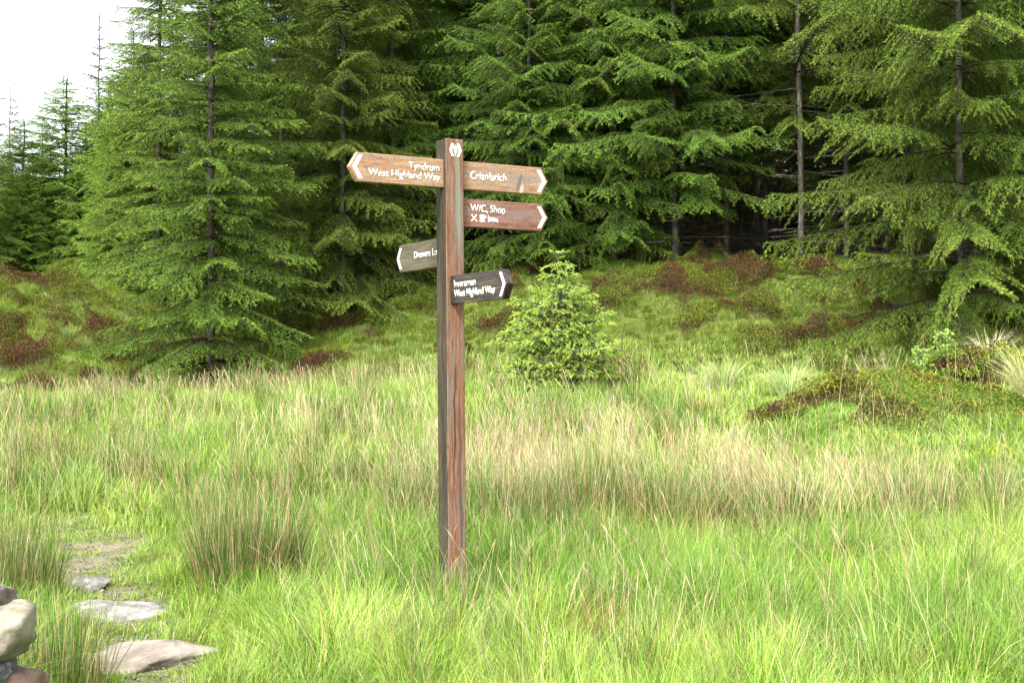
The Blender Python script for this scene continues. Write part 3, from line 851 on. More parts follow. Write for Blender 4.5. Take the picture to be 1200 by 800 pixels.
KIND = {}
def kind(name, cr, tr): KIND[name] = (cr, tr)
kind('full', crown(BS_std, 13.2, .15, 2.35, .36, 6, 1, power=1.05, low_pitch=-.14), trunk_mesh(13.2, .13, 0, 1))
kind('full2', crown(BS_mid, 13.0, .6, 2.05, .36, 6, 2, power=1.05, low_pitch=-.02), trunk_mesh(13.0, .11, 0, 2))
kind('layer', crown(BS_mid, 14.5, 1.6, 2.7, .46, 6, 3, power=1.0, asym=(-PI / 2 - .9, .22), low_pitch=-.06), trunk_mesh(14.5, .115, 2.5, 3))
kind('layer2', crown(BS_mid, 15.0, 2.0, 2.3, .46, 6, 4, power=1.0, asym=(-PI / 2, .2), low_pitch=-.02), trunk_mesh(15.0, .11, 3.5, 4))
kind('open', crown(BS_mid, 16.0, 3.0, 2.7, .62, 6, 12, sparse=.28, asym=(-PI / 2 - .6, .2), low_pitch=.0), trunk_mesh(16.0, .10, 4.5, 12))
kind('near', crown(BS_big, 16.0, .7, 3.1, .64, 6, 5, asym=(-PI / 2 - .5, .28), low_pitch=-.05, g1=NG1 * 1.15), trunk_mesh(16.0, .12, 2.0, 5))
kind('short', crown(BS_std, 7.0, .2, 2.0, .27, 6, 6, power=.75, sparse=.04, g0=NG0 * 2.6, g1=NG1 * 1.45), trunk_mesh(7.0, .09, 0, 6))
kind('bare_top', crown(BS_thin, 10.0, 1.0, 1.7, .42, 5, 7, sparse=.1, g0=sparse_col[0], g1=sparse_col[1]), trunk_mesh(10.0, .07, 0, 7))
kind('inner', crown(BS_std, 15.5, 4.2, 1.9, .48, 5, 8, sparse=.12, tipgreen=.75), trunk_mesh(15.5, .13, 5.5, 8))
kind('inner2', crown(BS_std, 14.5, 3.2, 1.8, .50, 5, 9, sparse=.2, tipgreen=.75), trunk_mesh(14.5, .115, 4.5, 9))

def spruce(kd, X, Y, s=1.0, rz=0., label='', group=None, name='spruce_tree', sink=.05, tilt=(0, 0)):
    root = empty(name, (X, Y, float(H(X, Y)) - sink), rz)
    root.rotation_euler = (tilt[0], tilt[1], rz)
    root.scale = (s, s, s)
    tag(root, label, 'spruce', group)
    cr, tr = KIND[kd]
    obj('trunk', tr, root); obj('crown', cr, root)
    return root

KH = {'short': 7.0, 'bare_top': 10.0, 'full': 13.2, 'full2': 13.0}
def fr(kd, px, Y, s, rz, label, top=None, wide=1.0, **kw):
    if top is not None: s = (EYE + (HY - top) / FPX * Y - float(H((px - CX) / FPX * Y, Y))) / KH[kd]
    o = spruce(kd, (px - CX) / FPX * Y, Y, s, rz, label, **kw)
    o.scale = (s * wide, s * wide, s)

fr('full', 247, 21.6, .98, .4, 'big spruce sweeping its branches to the ground at the foot of the knoll')
fr('full2', 402, 23.2, .95, 2.0, 'spruce with even drooping tiers directly left of the signpost')
fr('full', 330, 25.2, 1.05, 3.1, 'tall spruce filling the gap behind the two left front spruces')
fr('full2', 462, 25.6, 1.08, 4.2, 'spruce standing right behind the two highest left-hand boards', sink=.2)
fr('layer2', 590, 25.4, .98, .3, 'spruce rising above the Crianlarich board with open lower trunk')
fr('layer', 668, 25.2, 1.0, 1.9, 'spruce with thin trunk showing behind the young lime green spruce')
fr('layer', 792, 24.2, 1.0, -.3, 'wide layered spruce right of the young spruce, tiers reaching left')
fr('open', 852, 25.6, 1.02, 2.6, 'spruce with bare lower stem between the two widest right-hand trees')
fr('open', 938, 23.6, 1.0, .2, 'spruce with the palest long bare trunk above the mossy bank')
fr('open', 993, 24.6, .97, 2.6, 'slim spruce with bare grey trunk next to the palest trunk')
fr('near', 1125, 20.0, .97, .2, 'nearest spruce with huge bright sprays hanging over the right bank')
fr('layer', 1262, 20.6, 1.0, 2.2, 'spruce cut by the right edge with sprays reaching into view')
fr('layer', 1060, 25.0, 1.0, 3.3, 'dim spruce behind the bright sprays of the nearest tree')
fr('full', 186, 26.6, .86, 1.2, 'dense green spruce on the right end of the knoll crest')
fr('short', 72, 30.0, 1.18, 0, 'pointed light green spruce with its tip against the white sky', top=82, wide=1.35)
fr('short', 128, 27.8, 1.0, 2.0, 'shorter bushy spruce on the knoll below the open sky', top=165)
fr('short', 40, 33.5, 1.15, 3.0, 'darker spruce half hidden behind the pointed one on the knoll', top=175)
fr('short', 100, 33.0, 1.1, 1.0, 'darker spruce close right behind the pointed one on the knoll', top=150)
fr('bare_top', 14, 29.5, .88, 0, 'thin nearly bare spruce at the left edge against the sky', top=92)
fr('bare_top', 114, 31.0, 1.10, 1.5, 'tallest thin bare-topped spruce rising above the knoll', top=10)
fr('full', -40, 27.5, .62, .9, 'spruce just outside the left edge on the knoll')
fr('short', 150, 31, 1.35, .5, 'spruce behind the dense one on the knoll crest', top=70)
fr('short', 22, 29.2, 1, 5.4, 'full soft green spruce nearest the left edge of the skyline', top=135, wide=1.3)
fr('short', 118, 30.4, 1, 2.4, 'full soft green spruce just left of the tallest bare-topped one', top=110, wide=1.0)
fr('short', 152, 28.6, 1, 4.4, 'full soft green spruce at the step where the treeline meets the sky', top=28)
fr('full2', 620, 23.9, .80, 5.0, 'slim spruce directly above the red-brown board')
fr('full2', 720, 24.4, .86, .6, 'slim spruce standing behind the right shoulder of the young spruce')
fr('full2', 1400, 21.5, 1.0, .9, 'spruce past the right edge of the view')
fr('full2', 555, 27.5, 1.0, 1.7, 'spruce behind the signpost top, second row')
fr('full', 260, 28.6, 1.06, 2.7, 'spruce of the second row behind the big sweeping one')

for px_, Y_, top_, rz_ in [(-8, 31, 150, .3), (30, 28.6, 190, 1.1), (52, 31.5, 150, 2.1), (92, 29.3, 180, 2.2), (128, 34, 90, 3.3), (12, 35, 190, 4.1), (160, 29.5, 60, 5.0), (205, 31, 0, .7), (66, 36, 190, 2.9)]:
    fr('short', px_, Y_, 1, rz_, 'dim green spruce in the loose stand along the knoll crest', top=top_, group='spruces in the loose stand on the knoll')

# the plantation behind
def plantation():
    r = np.random.default_rng(99)
    cnt = 0
    y = 27.4
    while y < 49:
        x = -.30 * y + r.uniform(0, 1)
        if y < 32: x = -6.3 + r.uniform(0, 1)
        while x < .46 * y:
            X = x + r.uniform(-.45, .45); Y = y + r.uniform(-.5, .5)
            edge = X < -7.0
            if not (edge and Y < 33):
                kd = ['inner', 'inner2'][int(r.integers(2))] if y < 43.5 else ['full', 'full2'][int(r.integers(2))]
                sc_ = r.uniform(.88, 1.1)
                if edge: kd = 'short' if r.random() < .5 else 'inner2'; sc_ = r.uniform(.8, 1.05) if kd == 'short' else .68
                spruce(kd, X, Y, sc_, r.uniform(0, 6.28), 'dark slender spruce deep in the plantation behind the front row', 'spruces deep in the plantation', tilt=(r.normal(0, .012), r.normal(0, .012)))
                cnt += 1
            x += 1.9 if Y < 33 else 2.2
        y += 2.1 if y < 33 else 2.4
    return cnt
plantation()

# ------------------------------------------------------------------ young spruce
def young_spruce():
    x, y, z = at(655, 16.0)
    root = empty('young_spruce', (x, y, z - .13)); tag(root, 'small bushy young spruce with lime green new shoots in the meadow', 'young spruce')
    r = np.random.default_rng(21)
    Hh = 1.95
    P0 = []; D = []; Ll = []; T = []; sh = []; sticks = []
    z_ = .10
    while z_ < Hh - .12:
        q = z_ / Hh
        prof = np.interp(q, [0, .12, .32, .5, .68, .80, .86, 1], [.42, .62, .82, .68, .44, .22, .14, .04])
        nb = (8 if q < .5 else 6) if q < .75 else 4
        a0 = r.uniform(0, 6)
        if q > .84: nb = 3
        for b in range(nb):
            az = a0 + 2 * PI * b / nb + r.normal(0, .2)
            L = prof * r.uniform(.65, 1.2)
            up = .05 + .5 * q
            dirh = np.array([math.cos(az), math.sin(az), 0]); sd = np.array([-math.sin(az), math.cos(az), 0])
            axis = lambda t: np.array([0, 0, z_]) + dirh * L * t + np.array([0, 0, 1]) * (L * (up * t - .18 * t * t))
            sticks.append((axis(0), axis(.5), )); sticks.append((axis(.5), axis(1)))
            m = max(2, int(L / .042))
            for i in range(m):
                t = .15 + .8 * (i + r.random()) / m
                s = 1 if i % 2 else -1
                l2 = min(.26, .08 + .42 * L * (1 - t)) * r.uniform(.7, 1.2)
                d2 = dirh * .65 + sd * s * .8 + np.array([0, 0, r.uniform(-.15, .3)]); d2 /= np.linalg.norm(d2)
                b0 = axis(t); e0 = b0 + d2 * l2
                P0.append(b0); D.append(d2); Ll.append(l2); T.append(.12)
                sticks.append((b0, e0))
                # new shoot at the end, and one or two at the sides, drooping
                for e, dd in ((e0, d2), (b0 + d2 * l2 * .8, d2 * .5 + r.normal(0, .5, 3)), (b0 + d2 * l2 * .55, d2 * .4 + np.array([0, 0, .1]) + r.normal(0, .5, 3))):
                    sd_ = dd / np.linalg.norm(dd) * .75 + np.array([0, 0, -.45]); sd_ /= np.linalg.norm(sd_)
                    sh.append((e, sd_, r.uniform(.05, .115)))
            e = axis(1); sh.append((e, (dirh * .8 + np.array([0, 0, -.3])) / math.hypot(.8, .3), .1))
            P0.append(axis(.05)); D.append((axis(1) - axis(0)) / np.linalg.norm(axis(1) - axis(0))); Ll.append(L); T.append(.1)
        z_ += (.105 if q < .7 else .16) * r.uniform(.85, 1.15)
    # leader shoots
    for zz in (1.62, 1.70, 1.78, 1.86, 1.93):
        for k in range(4):
            a = r.uniform(0, 6.28); d = np.array([math.cos(a) * .7, math.sin(a) * .7, .2]); sh.append((np.array([0, 0, zz]), d / np.linalg.norm(d), .07 if zz > 1.8 else .055))
    for k in range(5):
        a = k * 1.26; d = np.array([math.cos(a) * .9, math.sin(a) * .9, .35]); d /= np.linalg.norm(d)
        sticks.append((np.array([0, 0, 1.9]), np.array([0, 0, 1.9]) + d * .12)); sh.append((np.array([0, 0, 1.9]) + d * .07, d, .08))
    V, Tt = twig_needles(np.array(P0), np.array(D), np.array(Ll), np.array(T), k=12, nl=.032, nw=.010, ang=.9)
    c = np.array([.035, .085, .02]) * np.repeat(r.normal(1, .2, (len(V) // 3, 1)), 3, 0)
    sp0 = np.array([s[0] for s in sh]); sd = np.array([s[1] for s in sh]); sl = np.array([s[2] for s in sh])
    V2, T2 = twig_needles(sp0, sd, sl, np.ones(len(sh)), k=32, nl=.024, nw=.009, ang=.8)
    c2 = np.array([.38, .50, .10]) * np.repeat(r.normal(1, .13, (len(V2) // 3, 1)), 3, 0) * np.repeat(np.repeat(r.uniform(.75, 1.15, (len(sh), 1)), 32, 0), 3, 0)
    VV = np.concatenate([V, V2]); F = np.arange(len(VV)).reshape(-1, 3)
    obj('crown', mesh_np('crown', VV, F, np.concatenate([c, c2]), M_shoot), root)
    bv, bf, _ = tubes(sticks, .006, .003, (0, 0, 0), 4)
    zs = np.linspace(-.1, 1.93, 8); seg = [((0, 0, zs[i]), (0, 0, zs[i + 1])) for i in range(7)]
    rr = .028 * (1 - np.clip(zs / 2.05, 0, 1)) + .005
    tv, tf, tcol = tubes(seg, rr[:-1], rr[1:], (.13, .085, .05), 8)
    obj('trunk', mesh_np('trunk', np.concatenate([tv, bv]), np.concatenate([tf, bf + len(tv)]), None, M_bark, True), root)  # the branch sticks are joined into the trunk mesh
young_spruce()

# ------------------------------------------------------------------ signpost
import bmesh
YAW = math.radians(31)
A = .117
PX0, PY0 = -.336, 7.26
def box_bm(x0, x1, y0, y1, z0, z1, bevel=.004, seg=2):
    bm = bmesh.new()
    vs = [bm.verts.new(p) for p in [(x0, y0, z0), (x1, y0, z0), (x1, y1, z0), (x0, y1, z0), (x0, y0, z1), (x1, y0, z1), (x1, y1, z1), (x0, y1, z1)]]
    for f in [(0, 3, 2, 1), (4, 5, 6, 7), (0, 1, 5, 4), (1, 2, 6, 5), (2, 3, 7, 6), (3, 0, 4, 7)]: bm.faces.new([vs[i] for i in f])
    if bevel: bmesh.ops.bevel(bm, geom=list(bm.edges), offset=bevel, segments=seg, affect='EDGES', profile=.5)
    return bm
def from_bm(name, bm, mats, parent=None):
    me = bpy.data.meshes.new(name); bm.to_mesh(me); bm.free()
    for m in (mats if isinstance(mats, list) else [mats]): me.materials.append(m)
    return obj(name, me, parent)

W_front = wood_mat('weathered_red_timber', [(.15, .06, .03), (.46, .20, .11), (.72, .44, .29)], 'Z', (.36, .33, .27), .28, .6,
                   stain=[(.018, 1.02, .006, .38, (.025, .022, .02), .85, .02), (.044, 2.35, .014, .35, (.19, .20, .16), .75, 0), (.050, .75, .010, .55, (.07, .055, .045), .8, 0)])
W_side = wood_mat('grey_algae_timber', [(.05, .042, .026), (.12, .10, .062), (.25, .22, .14)], 'Z', (.06, .05, .035), .36, .95)
for m_ in (W_side,): m_.node_tree.nodes['Principled BSDF'].inputs['Specular IOR Level'].default_value = .1
W_pale = wood_mat('pale_orange_board', [(.46, .23, .12), (.80, .47, .27), (.98, .68, .45)], 'X', (.58, .45, .37), .25, .5, 60)
W_pale2 = wood_mat('pale_orange_board_stained', [(.45, .23, .12), (.78, .46, .27), (.96, .66, .44)], 'X', (.56, .44, .36), .3, .5, 60,
                   stain=[(.475, .005, .012, .05, (.13, .10, .09), .85, .35), (.49, -.03, .014, .03, (.42, .37, .34), .8, .3)])
W_pale1 = wood_mat('pale_orange_board_scuffed', [(.46, .23, .12), (.80, .47, .27), (.98, .68, .45)], 'X', (.58, .45, .37), .25, .5, 60,
                   stain=[(-.515, .018, .006, .02, (.14, .12, .12), .85, -.35), (-.035 - .06, -.045, .006, .02, (.2, .09, .06), .7, -.5)])
W_red = wood_mat('red_brown_board', [(.26, .09, .06), (.50, .23, .16), (.70, .42, .32)], 'X', (.48, .33, .28), .28, .5, 60)
W_grey = wood_mat('silvered_olive_board', [(.12, .105, .065), (.19, .17, .11), (.29, .26, .17)], 'X', (.14, .11, .06), .3, .6, 60,
                  stain=[(-.30, -.062, .05, .012, (.09, .05, .025), .8, 0), (-.16, -.06, .04, .012, (.10, .06, .03), .8, 0)])
W_dark = wood_mat('dark_wet_board', [(.03, .024, .02), (.075, .06, .05), (.18, .13, .10)], 'X', (.17, .12, .07), .12, .38, 60,
                  stain=[(.25, -.062, .22, .014, (.16, .095, .045), .7, 0)])
M_black = bark_mat('wet_black_edge', (.015, .013, .012), (.03, .027, .025), (.07, .06, .05), 3)

root = empty('fingerpost', (PX0, PY0, float(H(PX0, PY0))), YAW)
root.rotation_euler = (0, 0, 0)
lean = Matrix.Translation((PX0, PY0, 0)) @ Matrix.Rotation(-.0075, 4, 'Y') @ Matrix.Rotation(YAW, 4, 'Z')
root.matrix_world = lean
tag(root, 'tall wooden fingerpost with five pointed direction boards in the meadow', 'signpost')
h = A / 2
bm = box_bm(-h, h, -h, h, -.35, 2.588, .006, 2)
post = from_bm('post', bm, [W_front, W_side], root)
for f in post.data.polygons:
    if f.normal.x < -.5: f.material_index = 1

bpy.context.view_layer.update()

def font_mesh(txt, bold=.012):
    cu = bpy.data.curves.new('lettering', 'FONT'); cu.body = txt; cu.size = 1; cu.offset = bold; cu.extrude = 0; cu.space_character = 1.0
    cu.resolution_u = 6
    o = bpy.data.objects.new('lettering_tmp', cu); C.objects.link(o)
    bpy.context.view_layer.update()
    me = bpy.data.meshes.new_from_object(o.evaluated_get(bpy.context.evaluated_depsgraph_get()))
    bpy.data.objects.remove(o); bpy.data.curves.remove(cu)
    return me

CAP = [None]
def text_on(board, txt, x0, x1, zb, zt, yface, name='lettering', bold=.006):
    """fit text between x0 and x1 (board-local), baseline zb, cap top zt, on the face at y = yface"""
    me = font_mesh(txt, bold)
    if CAP[0] is None:
        m2 = font_mesh('H', bold); vs = [v.co.y for v in m2.vertices]; CAP[0] = max(vs) - max(0, min(vs)); bpy.data.meshes.remove(m2)
    xs = [v.co.x for v in me.vertices]; a, b = min(xs), max(xs)
    sx = (x1 - x0) / (b - a); sz = (zt - zb) / CAP[0]
    n = len(me.vertices)
    bm = bmesh.new(); bm.from_mesh(me)
    for v in bm.verts: v.co = Vector((x0 + (v.co.x - a) * sx, 0, zb + v.co.y * sz))
    r = bmesh.ops.extrude_face_region(bm, geom=list(bm.faces))
    for v in [g for g in r['geom'] if isinstance(g, bmesh.types.BMVert)]: v.co.y -= .0012
    for v in bm.verts: v.co.y += yface - .0003
    bpy.data.meshes.remove(me)
    return from_bm(name, bm, M_white, board)

def flat_poly(polys, y, thick=.0014):
    """polygons given as (x, z) outlines, a thin layer of paint in front of face y"""
    bm = bmesh.new()
    for pl in polys:
        a = [bm.verts.new((x, y - thick, z)) for x, z in pl]; b = [bm.verts.new((x, y + .0002, z)) for x, z in pl]
        bm.faces.new(a); n = len(pl)
        for i in range(n): bm.faces.new([a[i], b[i], b[(i + 1) % n], a[(i + 1) % n]])
    bmesh.ops.recalc_face_normals(bm, faces=list(bm.faces))
    return bm

TH = .044
def board(mat, zc, hgt, L, sgn, rot, yoff, label, point=.048, inner=.03, mats2=None):
    """a pointed board whose axis is the parent's local x; sgn gives the pointing side; rot turns it about the post axis"""
    bm = bmesh.new(); hz = hgt / 2
    x_in = sgn * inner; xb = sgn * (L - point); xt = sgn * L
    out = [(x_in, -hz), (xb, -hz), (xt, 0), (xb, hz), (x_in, hz)]
    f0 = [bm.verts.new((x, -TH / 2, z)) for x, z in out]; f1 = [bm.verts.new((x, TH / 2, z)) for x, z in out]
    bm.faces.new(f0); bm.faces.new(f1[::-1])
    for i in range(5): bm.faces.new([f0[i], f1[i], f1[(i + 1) % 5], f0[(i + 1) % 5]])
    bmesh.ops.recalc_face_normals(bm, faces=list(bm.faces))
    bmesh.ops.bevel(bm, geom=list(bm.edges), offset=.0025, segments=2, affect='EDGES', profile=.5)
    o = from_bm('sign_board', bm, mat, root)
    o.matrix_parent_inverse = Matrix.Identity(4)
    R = Matrix.Rotation(rot, 4, 'Z')
    o.matrix_local = Matrix.Translation((0, 0, zc)) @ R @ Matrix.Translation((0, yoff, 0))
    o['label'] = label
    return o

def chevron(b, L, sgn, hgt, point=.048, w=.024, gap=.014, top=.80):
    hz = hgt / 2 * top
    k = point / (hgt / 2)
    xt = L - gap
    pts = [(sgn * xt, 0), (sgn * (xt - k * hz), hz), (sgn * (xt - k * hz - w), hz), (sgn * (xt - w), 0), (sgn * (xt - k * hz - w), -hz), (sgn * (xt - k * hz), -hz)]
    bm = flat_poly([[pts[0], pts[1], pts[2], pts[3]], [pts[3], pts[4], pts[5], pts[0]]], -TH / 2)
    from_bm('arrow', bm, M_white, b)

HB = .158
def fz(fr_): return HB / 2 - fr_ * HB
yo = -.012     # boards sit a little behind the post's front face
b = board(W_pale1, 2.392, HB, .632, -1, 0, yo, 'pale orange board pointing left, two lines of lettering')
chevron(b, .632, -1, HB)
text_on(b, 'Tyndrum', -.275, -.083, fz(.45), fz(.19), -TH / 2)
text_on(b, 'West Highland Way', -.520, -.078, fz(.78), fz(.53), -TH / 2)
b = board(W_pale2, 2.392, HB, .640, 1, 0, yo, 'pale orange board pointing right with a dark stain')
chevron(b, .640, 1, HB)
text_on(b, 'Crianlarich', .115, .355, fz(.63), fz(.34), -TH / 2)
b = board(W_red, 2.178, HB, .640, 1, 0, yo, 'red-brown board pointing right with three pictograms')
chevron(b, .640, 1, HB)
text_on(b, 'W/C, Shop', .115, .345, fz(.45), fz(.18), -TH / 2)
# pictograms: crossed knife and fork, cup and saucer, bed with a sleeper
def pict(b):
    z0, z1 = fz(.80), fz(.54); hh = z1 - z0; zc = (z0 + z1) / 2
    def bar(xa, za, xb, zb, w):
        d = Vector((xb - xa, zb - za)).normalized(); n = Vector((-d.y, d.x)) * w / 2
        return [(xa + n.x, za + n.y), (xb + n.x, zb + n.y), (xb - n.x, zb - n.y), (xa - n.x, za - n.y)]
    c = .138
    bm = flat_poly([bar(c - .019, z0, c + .017, z1, .0065)], -TH / 2); from_bm('pictogram', bm, M_white, b)
    bm = flat_poly([bar(c + .019, z0, c - .012, z1 - .010, .0055), bar(c - .012, z1 - .010, c - .022, z1 - .004, .003), bar(c - .012, z1 - .010, c - .013, z1 + .002, .003)], -TH / 2 - .0004)
    from_bm('pictogram', bm, M_white, b)
    c = .193
    cup = [(c - .018, z1), (c + .014, z1), (c + .013, z0 + .018), (c + .008, z0 + .010), (c - .012, z0 + .010), (c - .017, z0 + .018)]
    sau = [(c - .024, z0 + .007), (c + .020, z0 + .007), (c + .013, z0), (c - .017, z0)]
    hd = [bar(c + .014, z1 - .004, c + .023, z1 - .006, .004), bar(c + .023, z1 - .005, c + .022, z1 - .017, .004), bar(c + .022, z1 - .017, c + .012, z1 - .020, .004)]
    bm = flat_poly([cup, sau] + hd, -TH / 2); from_bm('pictogram', bm, M_white, b)
    c = .262
    bed = [bar(c - .030, z0, c - .030, z1, .005), bar(c - .030, z0 + .010, c + .032, z0 + .010, .009), bar(c + .031, z0, c + .031, z0 + .020, .005)]
    head = [(c - .018 + .006 * math.cos(t), z0 + .024 + .006 * math.sin(t)) for t in np.linspace(0, 2 * PI, 9)[:-1]]
    body = [(c - .010, z0 + .016), (c + .028, z0 + .016), (c + .028, z0 + .022), (c + .010, z0 + .026), (c - .008, z0 + .030)]
    bm = flat_poly(bed + [head, body], -TH / 2 - .0004); from_bm('pictogram', bm, M_white, b)
pict(b)
# second pair of boards, square to the first, through the post
b = board(W_grey, 1.957, HB * 1.03, .640, -1, -PI / 2, -.008, 'silvery olive board pointing away to the left, partly behind the post')
chevron(b, .640, -1, HB)
text_on(b, 'Drovers Loop', -.395, -.035, fz(.58), fz(.33), -TH / 2)
b = board(W_dark, 1.734, HB, .675, 1, -PI / 2, -.008, 'dark wet board pointing towards the viewer and right', inner=.01)
chevron(b, .675, 1, HB)
text_on(b, 'Inverarnan', .100, .345, fz(.43), fz(.18), -TH / 2)
text_on(b, 'West Highland Way', .100, .555, fz(.77), fz(.52), -TH / 2)
# trail emblem near the top: thistle between two half hexagons
def emblem():
    yf = -h
    zc = 2.588 - .062; cx = .006; s = .039
    L_ = [(-.30, 1), (-.62, 1), (-1, 0), (-.62, -1), (-.30, -1), (-.62, 0.0)]
    left = [(cx + x * s, zc + z * s * .95) for x, z in [(-.28, 1), (-.62, 1), (-1, 0), (-.52, 0.1)]]
    left2 = [(cx + x * s, zc + z * s * .95) for x, z in [(-.52, .1), (-1, 0), (-.62, -1), (-.22, -1), (-.55, -.35)]]
    right = [(2 * cx - x, z) for x, z in left][::-1]; right2 = [(2 * cx - x, z) for x, z in left2][::-1]
    bulb = [(cx + (.27) * s * math.cos(t), zc - .2 * s + .30 * s * math.sin(t)) for t in np.linspace(0, 2 * PI, 13)[:-1]]
    spikes = [[(cx + (k * .13 - .06) * s, zc + .12 * s), (cx + (k * .13 + .06) * s, zc + .12 * s), (cx + k * .24 * s, zc + (.85 - .1 * abs(k)) * s)] for k in (-2, -1, 0, 1, 2)]
    stem = [(cx - .06 * s, zc - .5 * s), (cx - .06 * s, zc - .85 * s), (cx + .06 * s, zc - .85 * s), (cx + .06 * s, zc - .5 * s)]
    bm = flat_poly([left, left2, right, right2, stem] + spikes, yf); bm2 = flat_poly([bulb], yf - .0005)
    me = bpy.data.meshes.new('t'); bm2.to_mesh(me); bm2.free(); bm.from_mesh(me); bpy.data.meshes.remove(me)
    e = from_bm('emblem', bm, M_white, post); e['label'] = 'white thistle badge between two half hexagons'
emblem()

# ------------------------------------------------------------------ stones
def rock(name, size, seed, mat, boxy=1.0, sub=5, rough=.30, parent=None):
    bm = bmesh.new(); bmesh.ops.create_icosphere(bm, subdivisions=sub, radius=1)
    r_ = np.random.default_rng(seed)
    dirs = r_.normal(0, 1, (14, 3)); dirs /= np.linalg.norm(dirs, axis=1)[:, None]; offs = r_.uniform(.5, .9, 14) if boxy == 1 else r_.uniform(.85, 1.25, 14)
    from mathutils import noise
    for v in bm.verts:
        p = np.array(v.co)
        p = np.sign(p) * np.abs(p) ** boxy; p = p / max(1e-6, (np.abs(p) ** 6).sum() ** (1 / 6)) if boxy < 1 else p
        m = 1.0
        for d, o_ in zip(dirs, offs):       # flat cleavage faces
            q = p @ d
            if q > 1e-3: m = min(m, o_ / q)
        p = p * m
        nz = noise.fractal(Vector(p * 2.2 + seed), 1, 2, 5)
        p = p * (1 + rough * .35 * nz)
        v.co = Vector((p[0] * size[0], p[1] * size[1], p[2] * size[2]))
    for f in bm.faces: f.smooth = True
    return from_bm(name, bm, mat, parent)

S_flag = stone_mat('pale_schist', [(.20, .175, .15), (.36, .33, .29), (.52, .49, .45)], 8, (.45, .46, .38))
S_flag2 = stone_mat('buff_schist', [(.24, .19, .14), (.42, .35, .27), (.55, .48, .40)], 7, (.24, .18, .12))
S_grey = stone_mat('blue_grey_stone', [(.08, .085, .09), (.17, .175, .185), (.30, .30, .30)], 10, (.4, .4, .37))
S_cream = stone_mat('cream_lichened_stone', [(.28, .24, .15), (.50, .44, .32), (.62, .57, .44)], 8, (.30, .34, .12))
S_pink = stone_mat('pink_stone', [(.30, .16, .11), (.46, .28, .20), (.58, .40, .30)], 9)
S_brown = stone_mat('brown_stone', [(.14, .10, .07), (.28, .21, .15), (.40, .33, .26)], 9, (.36, .36, .30))
for i, ((x, y, rx, ry), mt, lab, hz) in enumerate(zip(STONES, [S_flag, S_flag, S_flag2],
        ['small pale stepping stone at the edge of the muddy patch', 'middle grey flat stepping stone set in the path', 'largest buff flat stepping stone lowest on the path'], [.05, .05, .06])):
    o = rock('stepping_stone', (rx * 1.18, ry * 1.18, hz * 1.3), 11 + i * 5, mt)
    o.location = (x, y, float(H(x, y)) + (.0, -.008, -.005)[i]); o.rotation_euler = (.07, (-.03, .05, -.04)[i], (.3, -.25, .5)[i])
    tag(o, lab, 'stone', 'stepping stones in the grassy path')

def gravel():
    n = 450
    X = rng.normal(-2.75, .40, n); Y = rng.normal(8.2, .6, n)
    Xp = rng.normal(0, .16, 500); k = rng.random(500); Yp = 5 + 3.2 * k; Xq = np.interp(Yp, PATH[::-1, 1], PATH[::-1, 0]) + Xp
    X = np.concatenate([X, Xq]); Y = np.concatenate([Y, Yp]); n = len(X)
    oc = np.array([(1, 0, 0), (-1, 0, 0), (0, 1, 0), (0, -1, 0), (0, 0, 1), (0, 0, -1)], float)
    ft = np.array([(0, 2, 4), (2, 1, 4), (1, 3, 4), (3, 0, 4), (2, 0, 5), (1, 2, 5), (3, 1, 5), (0, 3, 5)])
    s = rng.uniform(.004, .014, n) * np.where(rng.random(n) < .05, 2.2, 1)
    a = rng.uniform(0, 6.28, n)
    jit = rng.uniform(.6, 1.3, (n, 6, 1))
    V = oc[None] * jit * s[:, None, None] * np.array([1, .8, .55])
    ca, sa = np.cos(a)[:, None], np.sin(a)[:, None]
    V = np.stack([V[..., 0] * ca - V[..., 1] * sa, V[..., 0] * sa + V[..., 1] * ca, V[..., 2]], -1)
    V += np.stack([X, Y, H(X, Y) + .006], 1)[:, None]
    F = (np.arange(n)[:, None, None] * 6 + ft[None]).reshape(-1, 3)
    c = np.repeat(vary((.20, .18, .155), n, .25), 6, 0)
    o = obj('gravel', mesh_np('gravel', V.reshape(-1, 3), F, c, M_leaf)); tag(o, 'scattered grit and small stones on the worn muddy path', 'gravel', kind='stuff')
gravel()

wall = empty('stone_wall', (-1.775, 4.05, -.035)); tag(wall, 'end of a low rough dry stone wall in the bottom left corner', 'stone wall')
ST = [  # x, y, z, sizes, material, label
    (.105, -.05, .36, (.105, .13, .088), S_grey, 'blue-grey stone in the wall'),
    (.165, .0, .50, (.10, .13, .082), S_cream, 'cream lichened stone in the wall'),
    (.205, .02, .30, (.075, .11, .08), S_pink, 'pink stone in the wall'),
    (.06, .03, .605, (.11, .12, .045), S_brown, 'brown capping stone on the wall'),
    (-.12, .0, .38, (.17, .14, .12), S_brown, None), (-.15, .02, .56, (.14, .12, .07), S_grey, None), (-.36, 0, .33, (.14, .14, .14), S_cream, None),
    (-.38, 0, .54, (.13, .12, .09), S_brown, None), (.02, 0, .15, (.2, .16, .10), S_brown, None), (-.32, 0, .12, (.2, .16, .13), S_grey, None),
    (.2, 0, .08, (.11, .15, .12), S_brown, None), (-.6, 0, .2, (.16, .15, .2), S_grey, None), (-.62, 0, .48, (.15, .13, .12), S_cream, None)]
for i, (x, y, z, s, mt, lab) in enumerate(ST):
    o = rock('stone', s, 40 + i * 3, mt, boxy=.7, sub=4, parent=wall); o.location = (x, y, z); o.rotation_euler = (.08 * math.sin(i * 2), .12 * math.sin(i * 3.3), .15 * math.sin(i * 1.7))
    if lab: o['label'] = lab

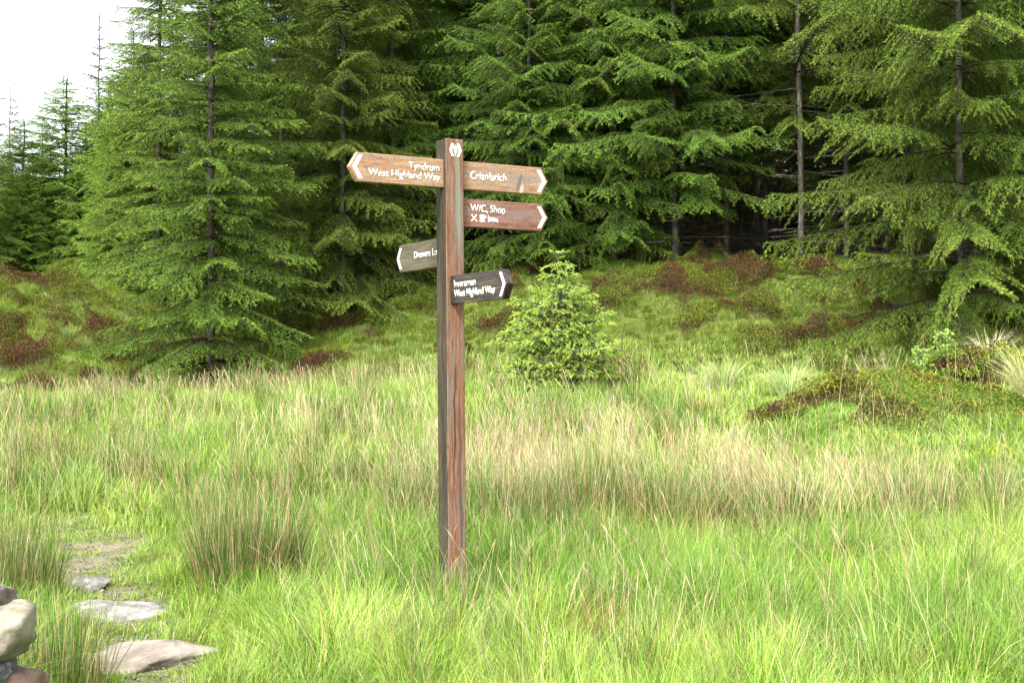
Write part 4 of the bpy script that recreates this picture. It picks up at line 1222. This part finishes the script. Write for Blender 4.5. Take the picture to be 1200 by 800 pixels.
# ------------------------------------------------------------------ light, sky, camera
SUN_EL, SUN_AZ = math.radians(52), math.radians(215)    # azimuth clockwise from +Y: behind the camera, to its left
w = bpy.data.worlds.new('World'); sc.world = w; w.use_nodes = True
N, L = w.node_tree.nodes, w.node_tree.links
bg = N['Background']
sky = N.new('ShaderNodeTexSky'); sky.sky_type = 'NISHITA'; sky.sun_disc = False; sky.sun_elevation = SUN_EL; sky.sun_rotation = SUN_AZ
sky.dust_density = 4; sky.air_density = 1.0
hs = N.new('ShaderNodeHueSaturation'); hs.inputs['Saturation'].default_value = .22; hs.inputs['Value'].default_value = 1.0
L.new(sky.outputs[0], hs.inputs['Color']); L.new(hs.outputs[0], bg.inputs[0]); bg.inputs[1].default_value = .115
sun = bpy.data.lights.new('sun', 'SUN'); sun.energy = 1.5; sun.angle = math.radians(12); sun.color = (1, .97, .92)
so = bpy.data.objects.new('sun', sun); C.objects.link(so)
dirv = Vector((math.sin(SUN_AZ) * math.cos(SUN_EL), math.cos(SUN_AZ) * math.cos(SUN_EL), math.sin(SUN_EL)))
so.rotation_euler = dirv.to_track_quat('Z', 'Y').to_euler(); so.location = (-6, -6, 14)

cam = bpy.data.cameras.new('camera'); cam.sensor_width = 36; cam.lens = 36 * FPX / 1200; cam.clip_end = 5000; cam.clip_start = .05
co = bpy.data.objects.new('camera', cam); C.objects.link(co); co.location = (0, 0, EYE)
co.rotation_euler = (PI / 2 + math.atan((HY - 400) / FPX), 0, 0); sc.camera = co

sc.view_settings.view_transform = 'Standard'; sc.view_settings.look = 'None'; sc.view_settings.gamma = 1; sc.view_settings.use_curve_mapping = False
sc.view_settings.exposure = 2.42
cy = sc.cycles
cy.max_bounces = 4; cy.diffuse_bounces = 2; cy.glossy_bounces = 2; cy.transmission_bounces = 3; cy.transparent_max_bounces = 4
cy.use_denoising = True; cy.denoiser = 'OPENIMAGEDENOISE'; cy.denoising_prefilter = 'NONE'; cy.denoising_input_passes = 'RGB_ALBEDO_NORMAL'
cy.use_adaptive_sampling = True; cy.adaptive_threshold = .02
cy.caustics_reflective = False; cy.caustics_refractive = False
